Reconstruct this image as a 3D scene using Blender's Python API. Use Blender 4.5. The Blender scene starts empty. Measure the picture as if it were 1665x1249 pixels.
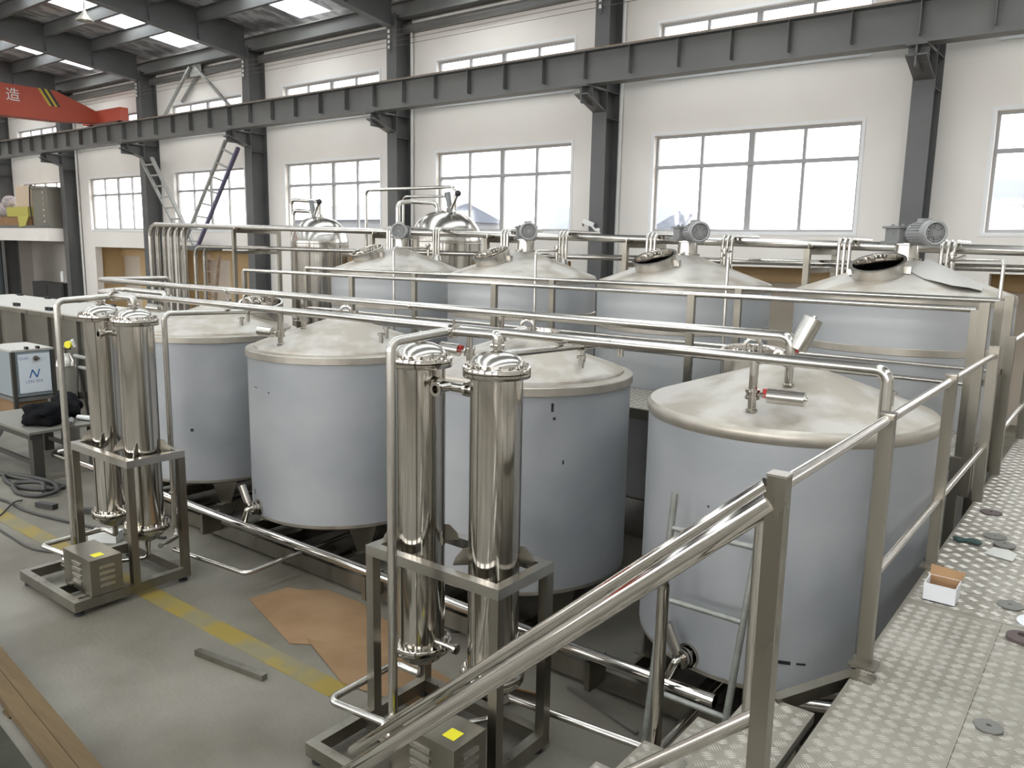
import bpy, bmesh, math, random
from mathutils import Vector, Matrix, Euler
random.seed(7)
PI = math.pi
SC = bpy.context.scene
COL = SC.collection

# ------------------------------------------------------------------ camera
cam_data = bpy.data.cameras.new('camera')
cam_data.sensor_width = 36.0
cam_data.lens = 36.0 * 1312.2 / 1665.0
cam_data.clip_end = 500
cam = bpy.data.objects.new('camera', cam_data)
COL.objects.link(cam)
yaw, pitch, roll = -0.65476, -0.16793, 0.018684
fw = Vector((math.sin(yaw) * math.cos(pitch), math.cos(yaw) * math.cos(pitch), math.sin(pitch)))
rt = Vector((math.cos(yaw), -math.sin(yaw), 0))
up = rt.cross(fw)
r2 = math.cos(roll) * rt + math.sin(roll) * up
u2 = -math.sin(roll) * rt + math.cos(roll) * up
cm = Matrix((r2, u2, -fw)).transposed().to_4x4()
cm.translation = Vector((0, 0, 2.9))
cam.matrix_world = cm
SC.camera = cam

# ------------------------------------------------------------------ world, daylight, exposure
SKY = 4.4
world = bpy.data.worlds.new('overcast_sky')
SC.world = world
world.use_nodes = True
bgn = world.node_tree.nodes['Background']
bgn.inputs['Color'].default_value = (0.98, 0.99, 1.0, 1)
bgn.inputs['Strength'].default_value = SKY
SC.view_settings.view_transform = 'Standard'
SC.view_settings.look = 'None'
SC.view_settings.gamma = 1.0
SC.view_settings.use_curve_mapping = False
SC.view_settings.exposure = 0.42
SC.cycles.max_bounces = 8
SC.cycles.diffuse_bounces = 4
SC.cycles.glossy_bounces = 4
SC.cycles.transparent_max_bounces = 12
SC.cycles.sample_clamp_indirect = 6.0
SC.cycles.caustics_reflective = False
SC.cycles.caustics_refractive = False

# building grid
BAY = 5.977
COLX = [-3.06 - BAY * k for k in range(-2, 7)]        # column centre lines
X0, X1 = COLX[-1] - 3.2, COLX[0] + 0.3                # ends of the hall
YW, YF = 15.05, -9.5                                  # window walls
RIDGE = (YW + YF) / 2
def roof_z(y): return 8.92 + 0.115 * ((YW - 0.55) - y) if y > RIDGE else 8.92 + 0.115 * (y - (YF + 0.55))
SKYL = [(cx - 3.75, cx - 2.5) for cx in COLX]         # translucent strips beside each rafter
WINX = [(-8.05 - BAY * k, -4.08 - BAY * k) for k in range(-2, 6)]

def in_frame(loc, rot, sx, sy):
    """does any of the rectangle lie inside the 1665 x 1249 picture"""
    R = Euler(rot).to_matrix(); inv = cm.inverted()
    for i in range(21):
        for j in range(21):
            p = inv @ (Vector(loc) + R @ Vector(((i / 20 - .5) * sx, (j / 20 - .5) * sy, 0)))
            if p.z < -0.1 and abs(p.x / -p.z) < 832.5 / 1312.2 and abs(p.y / -p.z) < 624.5 / 1312.2: return True
    return False
def area(name, loc, rot, sx, sy, strength, portal=False):
    if not in_frame(loc, rot, sx, sy): name += '_offscreen'
    l = bpy.data.lights.new(name, 'AREA')
    l.shape = 'RECTANGLE'; l.size = sx; l.size_y = sy
    l.energy = strength * PI * sx * sy
    l.color = (1.0, 0.985, 0.96)
    l.cycles.is_portal = portal
    o = bpy.data.objects.new(name, l); COL.objects.link(o)
    o.location = loc; o.rotation_euler = rot
    return o
# daylight coming through the skylight strips and through the windows of the wall behind the camera
SLOPE = math.atan(0.115)
for k, (a, b) in enumerate(SKYL):
    for s in (1, -1):
        y0, y1 = (RIDGE + 0.3, YW - 0.6) if s > 0 else (YF + 0.6, RIDGE - 0.3)
        ym = (y0 + y1) / 2
        area('skylight_bay%d_%s_slope' % (k + 1, 'back' if s > 0 else 'front'), ((a + b) / 2, ym, roof_z(ym) + 0.16), (-SLOPE * s, 0, 0), b - a, (y1 - y0), SKY)
for k, (a, b) in enumerate(WINX):
    for row, z0, z1 in (('lower', 3.27, 5.15), ('upper', 6.26, 7.29)):
        area('window_front_%s_bay%d' % (row, k + 1), ((a + b) / 2, YF - 0.35, (z0 + z1) / 2), (PI / 2, 0, 0), b - a, z1 - z0, SKY)
        area('window_back_%s_bay%d_portal' % (row, k + 1), ((a + b) / 2, YW + 0.3, (z0 + z1) / 2), (-PI / 2, 0, 0), b - a, z1 - z0, 1, True)

# ------------------------------------------------------------------ mesh helpers
def frame(d):
    d = d.normalized()
    a = Vector((0, 0, 1)) if abs(d.z) < 0.95 else Vector((1, 0, 0))
    x = d.cross(a).normalized()
    return x, d.cross(x).normalized()

class MB:
    def __init__(s): s.v = []; s.f = []
    def quadbox(s, c8):
        n = len(s.v); s.v += [tuple(p) for p in c8]
        for q in ((0, 3, 2, 1), (4, 5, 6, 7), (0, 1, 5, 4), (1, 2, 6, 5), (2, 3, 7, 6), (3, 0, 4, 7)):
            s.f.append(tuple(n + i for i in q))
        return s
    def box(s, x0, x1, y0, y1, z0, z1):
        return s.quadbox([(x0, y0, z0), (x1, y0, z0), (x1, y1, z0), (x0, y1, z0), (x0, y0, z1), (x1, y0, z1), (x1, y1, z1), (x0, y1, z1)])
    def obox(s, c, size, rot=None):
        c = Vector(c); R = rot if rot is not None else Matrix.Identity(3)
        hx, hy, hz = size[0] / 2, size[1] / 2, size[2] / 2
        return s.quadbox([c + R @ Vector(p) for p in ((-hx, -hy, -hz), (hx, -hy, -hz), (hx, hy, -hz), (-hx, hy, -hz), (-hx, -hy, hz), (hx, -hy, hz), (hx, hy, hz), (-hx, hy, hz))])
    def bar(s, p0, p1, w, h, upv=(0, 0, 1)):
        p0 = Vector(p0); p1 = Vector(p1); d = (p1 - p0); L = d.length; d.normalize()
        u = Vector(upv); sd = d.cross(u).normalized(); u = sd.cross(d).normalized()
        R = Matrix((d, sd, u)).transposed()
        return s.obox((p0 + p1) / 2, (L, w, h), R)
    def cyl(s, p0, p1, r0, r1=None, n=20, caps=True):
        r1 = r0 if r1 is None else r1
        p0 = Vector(p0); p1 = Vector(p1); x, y = frame(p1 - p0); b = len(s.v)
        for p, r in ((p0, r0), (p1, r1)):
            for i in range(n):
                a = 2 * PI * i / n; s.v.append(tuple(p + r * (math.cos(a) * x + math.sin(a) * y)))
        for i in range(n):
            j = (i + 1) % n; s.f.append((b + i, b + n + i, b + n + j, b + j))
        if caps:
            s.f.append(tuple(b + i for i in range(n))); s.f.append(tuple(b + 2 * n - 1 - i for i in range(n)))
        return s
    def lathe(s, prof, c=(0, 0, 0), n=48, R=None):
        c = Vector(c); b = len(s.v); m = len(prof); ring = []
        for (r, z) in prof:
            if r < 1e-6:
                p = Vector((0, 0, z)); p = R @ p if R is not None else p
                ring.append([len(s.v)]); s.v.append(tuple(c + p))
            else:
                ids = []
                for i in range(n):
                    a = 2 * PI * i / n; p = Vector((r * math.cos(a), r * math.sin(a), z)); p = R @ p if R is not None else p
                    ids.append(len(s.v)); s.v.append(tuple(c + p))
                ring.append(ids)
        for k in range(m - 1):
            A, B = ring[k], ring[k + 1]
            if len(A) == 1 and len(B) == 1: continue
            for i in range(n):
                j = (i + 1) % n
                if len(A) == 1: s.f.append((A[0], B[j], B[i]))
                elif len(B) == 1: s.f.append((A[i], A[j], B[0]))
                else: s.f.append((A[i], A[j], B[j], B[i]))
        return s
    def tube(s, pts, r, bend=0.0, n=12, k=6, caps=True):
        P = [Vector(p) for p in pts]; path = [P[0]]
        for i in range(1, len(P) - 1):
            a, q, c = P[i - 1], P[i], P[i + 1]
            d0 = (a - q).normalized(); d1 = (c - q).normalized()
            ang = d0.angle(d1)
            if bend <= 0 or ang > PI - 0.02: path.append(q); continue
            t = min(bend / math.tan(ang / 2), (a - q).length * 0.49, (c - q).length * 0.49)
            rr = t * math.tan(ang / 2); ctr = q + (d0 + d1).normalized() * (rr / math.sin(ang / 2))
            v0 = (q + d0 * t) - ctr; v1 = (q + d1 * t) - ctr; tot = v0.angle(v1); ax = v0.cross(v1).normalized()
            for j in range(k + 1): path.append(ctr + Matrix.Rotation(tot * j / k, 3, ax) @ v0)
        path.append(P[-1])
        x, y = frame(path[1] - path[0]); b = len(s.v); prev = (path[1] - path[0]).normalized()
        for i, p in enumerate(path):
            if i == 0: d = prev
            elif i == len(path) - 1: d = (path[i] - path[i - 1]).normalized()
            else: d = ((path[i + 1] - path[i]).normalized() + (path[i] - path[i - 1]).normalized()).normalized()
            q = prev.rotation_difference(d); x = q @ x; y = q @ y; prev = d
            for j in range(n):
                a = 2 * PI * j / n; s.v.append(tuple(p + r * (math.cos(a) * x + math.sin(a) * y)))
        m = len(path)
        for i in range(m - 1):
            for j in range(n):
                l = (j + 1) % n; s.f.append((b + i * n + j, b + i * n + l, b + (i + 1) * n + l, b + (i + 1) * n + j))
        if caps:
            s.f.append(tuple(b + n - 1 - i for i in range(n))); s.f.append(tuple(b + (m - 1) * n + i for i in range(n)))
        return s
    def prism(s, poly, d, o=(0, 0, 0)):
        """polygon of 3-D points pushed along d"""
        d = Vector(d); o = Vector(o); n = len(poly); b = len(s.v)
        for p in poly: s.v.append(tuple(o + Vector(p)))
        for p in poly: s.v.append(tuple(o + Vector(p) + d))
        s.f.append(tuple(b + n - 1 - i for i in range(n))); s.f.append(tuple(b + n + i for i in range(n)))
        for i in range(n):
            j = (i + 1) % n; s.f.append((b + i, b + j, b + n + j, b + n + i))
        return s
    def sphere(s, c, r, n=16, m=10, sc=(1, 1, 1)):
        prof = [(r * math.sin(PI * i / m), -r * math.cos(PI * i / m)) for i in range(m + 1)]
        prof[0] = (0, -r); prof[-1] = (0, r)
        return s.lathe(prof, c, n, Matrix.Diagonal(sc))
    def torus(s, c, R, r, n=32, m=10, rot=None):
        return s.lathe([(R + r * math.cos(2 * PI * i / m), r * math.sin(2 * PI * i / m)) for i in range(m + 1)], c, n, rot)
    def build(s, name, mat, parent=None, angle=40):
        me = bpy.data.meshes.new(name)
        vs = s.v
        if parent is not None:
            o = ORG.get(parent, Vector())
        else:
            xs = [v[0] for v in vs]; ys = [v[1] for v in vs]; zs = [v[2] for v in vs]
            o = Vector(((min(xs) + max(xs)) / 2, (min(ys) + max(ys)) / 2, min(zs)))
        me.from_pydata([(v[0] - o[0], v[1] - o[1], v[2] - o[2]) for v in vs], [], s.f)
        bm = bmesh.new(); bm.from_mesh(me); bmesh.ops.recalc_face_normals(bm, faces=bm.faces); bm.to_mesh(me); bm.free()
        me.polygons.foreach_set('use_smooth', [True] * len(me.polygons))
        me.set_sharp_from_angle(angle=math.radians(angle))
        me.materials.append(mat)
        ob = bpy.data.objects.new(name, me); COL.objects.link(ob)
        if parent is not None:
            ob.parent = parent; ORG[ob] = ORG.get(parent, Vector())
        else:
            ob.location = o; ORG[ob] = o
        return ob
ORG = {}

def tag(o, label=None, cat=None, group=None, kind=None):
    if label: o['label'] = label
    if cat: o['category'] = cat
    if group: o['group'] = group
    if kind: o['kind'] = kind
    return o
def thing(name, label, cat, loc=(0, 0, 0), group=None):
    o = bpy.data.objects.new(name, None); COL.objects.link(o)
    o.empty_display_size = 0.1
    o.location = loc; ORG[o] = Vector(loc)
    return tag(o, label, cat, group)
def struct(name, loc=(0, 0, 0)):
    o = bpy.data.objects.new(name, None); COL.objects.link(o)
    o.location = loc; ORG[o] = Vector(loc); o['kind'] = 'structure'
    return o
def copy_tree(o, parent=None):
    c = o.copy(); COL.objects.link(c)
    if parent is not None: c.parent = parent
    for ch in o.children: copy_tree(ch, c)
    return c
def clone(o, delta, label=None):
    c = copy_tree(o); c.location = Vector(o.location) + Vector(delta); ORG[c] = ORG[o] + Vector(delta)
    if label: c['label'] = label
    return c
def text_mesh(name, body, size, mat, parent, origin, xdir, ydir, extrude=0.002, shear=0.0):
    cu = bpy.data.curves.new(name, 'FONT'); cu.body = body; cu.size = size; cu.extrude = extrude; cu.shear = shear
    cu.align_x = 'CENTER'; cu.align_y = 'CENTER'; cu.resolution_u = 3
    t = bpy.data.objects.new(name, cu); COL.objects.link(t)
    bpy.context.view_layer.update()
    me = bpy.data.meshes.new_from_object(t.evaluated_get(bpy.context.evaluated_depsgraph_get()))
    bpy.data.objects.remove(t); bpy.data.curves.remove(cu)
    x = Vector(xdir).normalized(); y = Vector(ydir).normalized(); z = x.cross(y)
    Mx = Matrix((x, y, z)).transposed().to_4x4(); Mx.translation = Vector(origin) - ORG.get(parent, Vector())
    me.transform(Mx); me.materials.clear(); me.materials.append(mat); me.name = name
    ob = bpy.data.objects.new(name, me); COL.objects.link(ob); ob.parent = parent
    return ob

# ------------------------------------------------------------------ materials
def srgb(r, g, b):
    f = lambda c: (c / 255 / 12.92) if c / 255 <= 0.04045 else ((c / 255 + 0.055) / 1.055) ** 2.4
    return (f(r), f(g), f(b), 1)
def mat(name, c1, rough=0.5, metal=0.0, c2=None, scale=4.0, detail=5, lo=0.35, hi=0.65, bump=0.0, bscale=None, stretch=(1, 1, 1), rough2=None, spec=None, coat=0.0):
    m = bpy.data.materials.new(name); m.use_nodes = True
    nt = m.node_tree; N = nt.nodes; L = nt.links
    p = N['Principled BSDF']
    p.inputs['Base Color'].default_value = tuple(c1[:3]) + (1,)
    p.inputs['Roughness'].default_value = rough; p.inputs['Metallic'].default_value = metal
    if spec is not None: p.inputs['Specular IOR Level'].default_value = spec
    if coat: p.inputs['Coat Weight'].default_value = coat
    if c2 is not None or bump:
        tc = N.new('ShaderNodeTexCoord'); mp = N.new('ShaderNodeMapping'); L.new(tc.outputs['Object'], mp.inputs['Vector'])
        mp.inputs['Scale'].default_value = stretch
    if c2 is not None:
        nz = N.new('ShaderNodeTexNoise'); nz.inputs['Scale'].default_value = scale; nz.inputs['Detail'].default_value = detail
        L.new(mp.outputs['Vector'], nz.inputs['Vector'])
        rp = N.new('ShaderNodeValToRGB'); rp.color_ramp.elements[0].position = lo; rp.color_ramp.elements[1].position = hi
        rp.color_ramp.elements[0].color = tuple(c1[:3]) + (1,); rp.color_ramp.elements[1].color = tuple(c2[:3]) + (1,)
        L.new(nz.outputs['Fac'], rp.inputs['Fac']); L.new(rp.outputs['Color'], p.inputs['Base Color'])
        if rough2 is not None:
            mr = N.new('ShaderNodeMapRange'); mr.inputs['From Min'].default_value = lo; mr.inputs['From Max'].default_value = hi
            mr.inputs['To Min'].default_value = rough; mr.inputs['To Max'].default_value = rough2
            L.new(nz.outputs['Fac'], mr.inputs['Value']); L.new(mr.outputs['Result'], p.inputs['Roughness'])
    if bump:
        nb = N.new('ShaderNodeTexNoise'); nb.inputs['Scale'].default_value = bscale or scale * 3; nb.inputs['Detail'].default_value = 4
        L.new(mp.outputs['Vector'], nb.inputs['Vector'])
        bp = N.new('ShaderNodeBump'); bp.inputs['Strength'].default_value = bump; bp.inputs['Distance'].default_value = 0.02
        L.new(nb.outputs['Fac'], bp.inputs['Height']); L.new(bp.outputs['Normal'], p.inputs['Normal'])
    return m
def pane_mat(name, tint=(1, 1, 1), gloss=0.06):
    m = bpy.data.materials.new(name); m.use_nodes = True
    nt = m.node_tree; N = nt.nodes; L = nt.links; N.remove(N['Principled BSDF'])
    t = N.new('ShaderNodeBsdfTransparent'); t.inputs['Color'].default_value = tuple(tint) + (1,)
    g = N.new('ShaderNodeBsdfGlossy'); g.inputs['Roughness'].default_value = 0.05
    mx = N.new('ShaderNodeMixShader'); mx.inputs['Fac'].default_value = gloss
    L.new(t.outputs[0], mx.inputs[1]); L.new(g.outputs[0], mx.inputs[2]); L.new(mx.outputs[0], N['Material Output'].inputs['Surface'])
    return m

WALL = mat('wall_plaster', (0.84, 0.80, 0.755), 0.85, 0, (0.79, 0.75, 0.70), 0.7, 6, 0.3, 0.7)
REVEAL = mat('window_reveal_white', (0.82, 0.82, 0.82), 0.6)
CONC = mat('concrete', (0.118, 0.105, 0.080), 0.62, 0, (0.21, 0.194, 0.160), 0.9, 14, 0.36, 0.66, 0.15, 30, rough2=0.5)
YELLOW = mat('floor_paint_yellow', (0.235, 0.17, 0.03), 0.6, 0, (0.18, 0.16, 0.09), 3.0, 8, 0.45, 0.62)
GREY = mat('grey_steel_paint', (0.095, 0.096, 0.097), 0.5, 0, (0.12, 0.12, 0.117), 1.2, 5)
GREYL = mat('grey_steel_paint_pale', (0.12, 0.12, 0.116), 0.5, 0, (0.15, 0.148, 0.14), 0.8, 5)
FOIL = mat('roof_foil', (0.42, 0.42, 0.45), 0.34, 0.45, (0.92, 0.92, 0.96), 3.2, 8, 0.44, 0.58, bump=1.0, bscale=5.0, stretch=(1, 0.5, 1))
ALU = mat('window_aluminium', (0.36, 0.36, 0.36), 0.5)
PANE = pane_mat('window_glass')
FIBRE = pane_mat('skylight_fibreglass', (0.92, 0.95, 0.96), 0.05)
STEEL = mat('polished_steel', (0.47, 0.44, 0.40), 0.12, 1.0, (0.54, 0.515, 0.475), 3, 3, stretch=(1, 1, 0.08))
SATIN = mat('satin_steel', (0.50, 0.475, 0.44), 0.24, 1.0, (0.57, 0.55, 0.51), 6, 4)
BRUSH = mat('brushed_steel', (0.225, 0.208, 0.172), 0.27, 1.0, (0.30, 0.28, 0.24), 5, 5, stretch=(1, 1, 0.15), rough2=0.42)  # base colour darkened to stand in for dark reflections in the steel
MIRROR = mat('mirror_steel', (0.60, 0.575, 0.54), 0.08, 1.0)
FILM = mat('protective_film', (0.30, 0.315, 0.33), 0.48, 0.2, (0.385, 0.39, 0.40), 1.5, 10, 0.3, 0.7, 0.05, 60, rough2=0.58)
FILM_R = mat('protective_film_pale', (0.40, 0.41, 0.415), 0.48, 0.25, (0.45, 0.455, 0.465), 1.4, 7, 0.3, 0.7, 0.05, 60)
LID = mat('dusty_steel_lid', (0.41, 0.365, 0.305), 0.45, 0.45, (0.56, 0.53, 0.49), 1.9, 12, 0.43, 0.53, 0.08, 25, rough2=0.55)
BAND = mat('bare_steel_band', (0.40, 0.365, 0.31), 0.40, 0.7, (0.50, 0.465, 0.41), 5, 5)
DARKSTEEL = mat('dull_skid_steel', (0.14, 0.128, 0.112), 0.5, 0.6, (0.19, 0.178, 0.16), 3, 5)
GALV = mat('galvanised_pipe', (0.25, 0.255, 0.235), 0.5, 0.5, (0.33, 0.335, 0.31), 14, 5)
RUBBER = mat('black_rubber', (0.018, 0.018, 0.02), 0.55)
DARK = mat('dark_cabinet', (0.035, 0.034, 0.033), 0.7)  # own dark colour of the low cabinet
MOTOR = mat('motor_grey', (0.33, 0.33, 0.33), 0.45, 0.3)
CAST = mat('gearbox_grey', (0.20, 0.205, 0.205), 0.5, 0.3, (0.27, 0.27, 0.265), 9, 4)
RED = mat('valve_red', (0.42, 0.03, 0.025), 0.4)
CRANE = mat('crane_orange_red', (0.40, 0.062, 0.033), 0.5, 0, (0.44, 0.078, 0.042), 0.8, 5)
WHITEP = mat('white_paint', (0.75, 0.75, 0.73), 0.5)
YPAINT = mat('stripe_yellow', (0.55, 0.40, 0.05), 0.5)
BPAINT = mat('stripe_black', (0.03, 0.03, 0.03), 0.5)
STICKER = mat('yellow_sticker', (0.78, 0.70, 0.03), 0.45)
CARD = mat('cardboard', (0.20, 0.115, 0.052), 0.8, 0, (0.25, 0.155, 0.078), 2.2, 8)
CARDD = mat('cardboard_brown', (0.27, 0.15, 0.07), 0.8, 0, (0.33, 0.19, 0.09), 5, 5)
WOOD = mat('plank_wood', (0.072, 0.044, 0.018), 0.85, 0, (0.135, 0.088, 0.038), 5, 8, 0.3, 0.7, stretch=(0.25, 3, 3))
TAN = mat('tan_board', (0.55, 0.39, 0.20), 0.75, 0, (0.62, 0.46, 0.27), 0.8, 4)
TANP = mat('pale_board', (0.60, 0.53, 0.45), 0.8, 0, (0.66, 0.58, 0.49), 0.9, 4)
DECK = mat('chequer_plate_deck', (0.25, 0.225, 0.185), 0.46, 0.5, (0.33, 0.305, 0.26), 3.2, 8, 0.35, 0.65, rough2=0.55)
RIDGEM = mat('chequer_plate_ridge', (0.55, 0.52, 0.475), 0.36, 0.8)
BLUEROOF = mat('blue_sheet_roof', (0.07, 0.083, 0.112), 0.6)
HOUSEW = mat('outside_wall', (0.17, 0.173, 0.18), 0.8)
BLUEINK = mat('blue_ink', (0.03, 0.12, 0.36), 0.6)
BLUEINKP = mat('pale_violet_ink', (0.30, 0.31, 0.50), 0.6)
CABFILM = mat('cabinet_film', (0.62, 0.66, 0.70), 0.4)
CABSIDE = mat('cabinet_side', (0.28, 0.32, 0.34), 0.4, 0.3)
BLUEPL = mat('blue_plastic', (0.03, 0.12, 0.28), 0.4)
TORN = mat('torn_film_pale', (0.52, 0.50, 0.47), 0.5)
BAGB = mat('black_cloth', (0.006, 0.006, 0.007), 0.85, spec=0.1)
YELLOWC = mat('yellow_sheet', (0.46, 0.42, 0.10), 0.8)
HOSE = mat('grey_hose', (0.036, 0.034, 0.032), 0.6)
GREENC = mat('dark_green_cloth', (0.03, 0.06, 0.055), 0.85)
DISC = mat('grinding_disc', (0.10, 0.075, 0.07), 0.8)
DISCG = mat('grinding_disc_grey', (0.17, 0.165, 0.15), 0.8)
PAPER = mat('white_card', (0.70, 0.70, 0.72), 0.6)
CONDUIT = mat('white_conduit', (0.70, 0.69, 0.67), 0.6)
WIRE = mat('dull_wire', (0.16, 0.13, 0.11), 0.6)
RUST = mat('rusty_ladder', (0.22, 0.14, 0.09), 0.7, 0.2, (0.30, 0.22, 0.16), 8, 5)
BRACE = mat('brace_grey', (0.27, 0.27, 0.26), 0.5, 0, (0.33, 0.33, 0.31), 3, 3)
CABINET = mat('old_cabinet', (0.20, 0.185, 0.155), 0.5, 0.2)
BUNDLE = mat('pale_bundle', (0.55, 0.47, 0.46), 0.8, 0, (0.30, 0.28, 0.28), 7, 4)
TROUGH = mat('trough_side', (0.115, 0.106, 0.085), 0.45, 0.4, (0.16, 0.15, 0.125), 1.1, 5)
TROUGHL = mat('trough_lid', (0.56, 0.54, 0.50), 0.45, 0.4)
BENCH = mat('bench_iron', (0.05, 0.047, 0.04), 0.6, 0.3)
LAMPM = mat('lamp_shade', (0.40, 0.37, 0.33), 0.45, 0.3)
exec_parts = True

# ================================================================== the building shell
def holed_wall(name, m, x0, x1, z0, z1, ya, yb, holes):
    xs = sorted(set([x0, x1] + [h[0] for h in holes] + [h[1] for h in holes]))
    mb = MB()
    for i in range(len(xs) - 1):
        a, b = xs[i], xs[i + 1]
        hs = sorted([(h[2], h[3]) for h in holes if h[0] <= a + 1e-6 and h[1] >= b - 1e-6])
        z = z0
        for (h0, h1) in hs:
            if h0 > z + 1e-6: mb.box(a, b, ya, yb, z, h0)
            z = max(z, h1)
        if z < z1: mb.box(a, b, ya, yb, z, z1)
    o = mb.build(name, m); o['kind'] = 'structure'
    return o
ZW0, ZW1, ZU0, ZU1 = 3.27, 5.15, 6.26, 7.29
holes_b = []
for (a, b) in WINX: holes_b += [(a, b, ZW0, ZW1), (a, b, ZU0, ZU1)]
LOWB = {}
for k in range(-1, 5):                       # ground floor openings between the columns
    LOWB[k] = (-7.9 - BAY * k, -4.0 - BAY * k)
    holes_b.append((LOWB[k][0], LOWB[k][1], 0.0, 2.62))
MX1 = COLX[7] - .19
holes_b.append((X0, MX1, 0.0, 2.8))            # open bay below the mezzanine
floor_o = MB().box(X0 - 0.3, X1 + 0.3, YF - 0.4, YW + 2.0, -0.2, 0.0).build('floor', CONC); floor_o['kind'] = 'structure'
MB().box(-34, -3.85, 3.12, 3.29, 0.0, 0.004).build('yellow_line', YELLOW, floor_o)
holed_wall('wall_back', WALL, X0, X1, 0, 8.95, YW, YW + 0.25, holes_b)
holed_wall('wall_front', WALL, X0, X1, 0, 8.95, YF - 0.25, YF, [(a, b, z0, z1) for (a, b) in WINX for (z0, z1) in ((ZW0, ZW1), (ZU0, ZU1))])
for nm, a, b in (('wall_left', X0 - 0.25, X0), ('wall_right', X1, X1 + 0.25)):
    mb = MB().prism([(a, YF - 0.25, 0), (a, YW + 0.25, 0), (a, YW + 0.25, 8.95), (a, RIDGE, 10.4), (a, YF - 0.25, 8.95)], (b - a, 0, 0))
    o = mb.build(nm, WALL); o['kind'] = 'structure'
# roof: foil lined panels, translucent strips
ceiling = struct('ceiling')
def slope_slab(mb, xa, xb, ya, yb, lift, t):
    za, zb = roof_z(ya) + lift, roof_z(yb) + lift
    mb.quadbox([(xa, ya, za), (xb, ya, za), (xb, yb, zb), (xa, yb, zb), (xa, ya, za + t), (xb, ya, za + t), (xb, yb, zb + t), (xa, yb, zb + t)])
edges = [X0 - 0.3]
for (a, b) in sorted(SKYL): edges += [a, b]
edges += [X1 + 0.3]
for i in range(0, len(edges), 2):
    for (ya, yb) in ((RIDGE + 0.001, YW + 0.3), (YF - 0.3, RIDGE)):
        mb = MB(); slope_slab(mb, edges[i], edges[i + 1], ya, yb, 0.0, 0.08); mb.build('roof_panel', FOIL, ceiling)
for (a, b) in SKYL:
    for (ya, yb) in ((RIDGE + 0.001, YW - 0.3), (YF + 0.3, RIDGE)):
        mb = MB(); slope_slab(mb, a, b, ya, yb, 0.04, 0.01); mb.build('skylight_panel', FIBRE, ceiling)
    for (ya, yb) in ((YW - 0.3, YW + 0.3), (YF - 0.3, YF + 0.3)):
        mb = MB(); slope_slab(mb, a, b, ya, yb, 0.0, 0.08); mb.build('eaves_panel', FOIL, ceiling)
# window units
wn = 0
def window(a, b, z0, z1, rows, y):
    global wn
    wn += 1
    w = struct('window_%d' % wn, ((a + b) / 2, y, z0)); s = 1 if y > 0 else -1
    yo, yi = y + 0.10 * s, y + 0.16 * s
    f = 0.05
    mb = MB()
    for (c, d) in ((a, a + f), (b - f, b)): mb.box(c, d, min(yo, yi), max(yo, yi), z0, z1)
    for (c, d) in ((z0, z0 + f), (z1 - f, z1)): mb.box(a + f, b - f, min(yo, yi), max(yo, yi), c, d)
    mb.build('frame', ALU, w)
    wd = (b - a) / 4
    for i in (1, 2, 3):
        t = 0.055 if i == 2 else 0.028
        x = a + wd * i
        MB().box(x - t, x + t, min(yo, yi), max(yo, yi), z0 + f, z1 - f).build('mullion', ALU, w)
    zs = [z0] + rows + [z1]
    for r in rows:
        MB().box(a + f, b - f, min(yo, yi) - 0.02, max(yo, yi), r - 0.035, r + 0.035).build('transom', ALU, w)
    for i in range(4):
        for j in range(len(zs) - 1):
            MB().box(a + wd * i + 0.03, a + wd * (i + 1) - 0.03, y + 0.125 * s - 0.004, y + 0.125 * s + 0.004, zs[j] + 0.03, zs[j + 1] - 0.03).build('pane', PANE, w)
    mb = MB()
    for (c, d) in ((a - 0.06, a), (b, b + 0.06)): mb.box(c, d, min(y, y - 0.012 * s), max(y, y - 0.012 * s), z0 - 0.06, z1 + 0.06)
    for (c, d) in ((z0 - 0.06, z0), (z1, z1 + 0.06)): mb.box(a, b, min(y, y - 0.012 * s), max(y, y - 0.012 * s), c, d)
    mb.build('reveal_trim', REVEAL, w)
for (a, b) in WINX:
    window(a, b, ZW0, ZW1, [4.54], YW)
    window(a, b, ZU0, ZU1, [], YW)
# ground floor recesses: boards standing behind the openings
for k, (a, b) in LOWB.items():
    o = tag(MB().box(a - 0.3, b + 0.3, YW + 1.2, YW + 1.3, 0, 2.9).build('wall_recess_%d' % (k + 2), TANP), kind='structure')
    o2 = MB().box(a - 0.3, b + 0.3, YW + 0.26, YW + 1.3, 2.66, 2.9).build('soffit', TAN, o)
    for c, d in ((a - 0.3, a - 0.2), (b + 0.2, b + 0.3)): MB().box(c, d, YW + 0.26, YW + 1.2, 0, 2.66).build('side_board', TAN, o)
    if k > 2: MB().box(a + 1.2, b + 0.2, YW + 1.1, YW + 1.2, 0, 2.66).build('board', TAN, o)
    MB().box(a - 0.2, b + 0.2, YW + 1.08, YW + 1.2, 2.3, 2.62).build('board', TAN, o)

o = tag(MB().box(X0, MX1 + .1, YW + 1.85, YW + 1.95, 0, 2.9).build('wall_recess_7', WALL), kind='structure')
MB().box(X0, MX1 + .1, YW + .25, YW + 1.85, 2.8, 2.9).build('soffit', WALL, o)
for c in (X0, MX1): MB().box(c, c + .1, YW + .25, YW + 1.85, 0, 2.8).build('side_wall', WALL, o)
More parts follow.
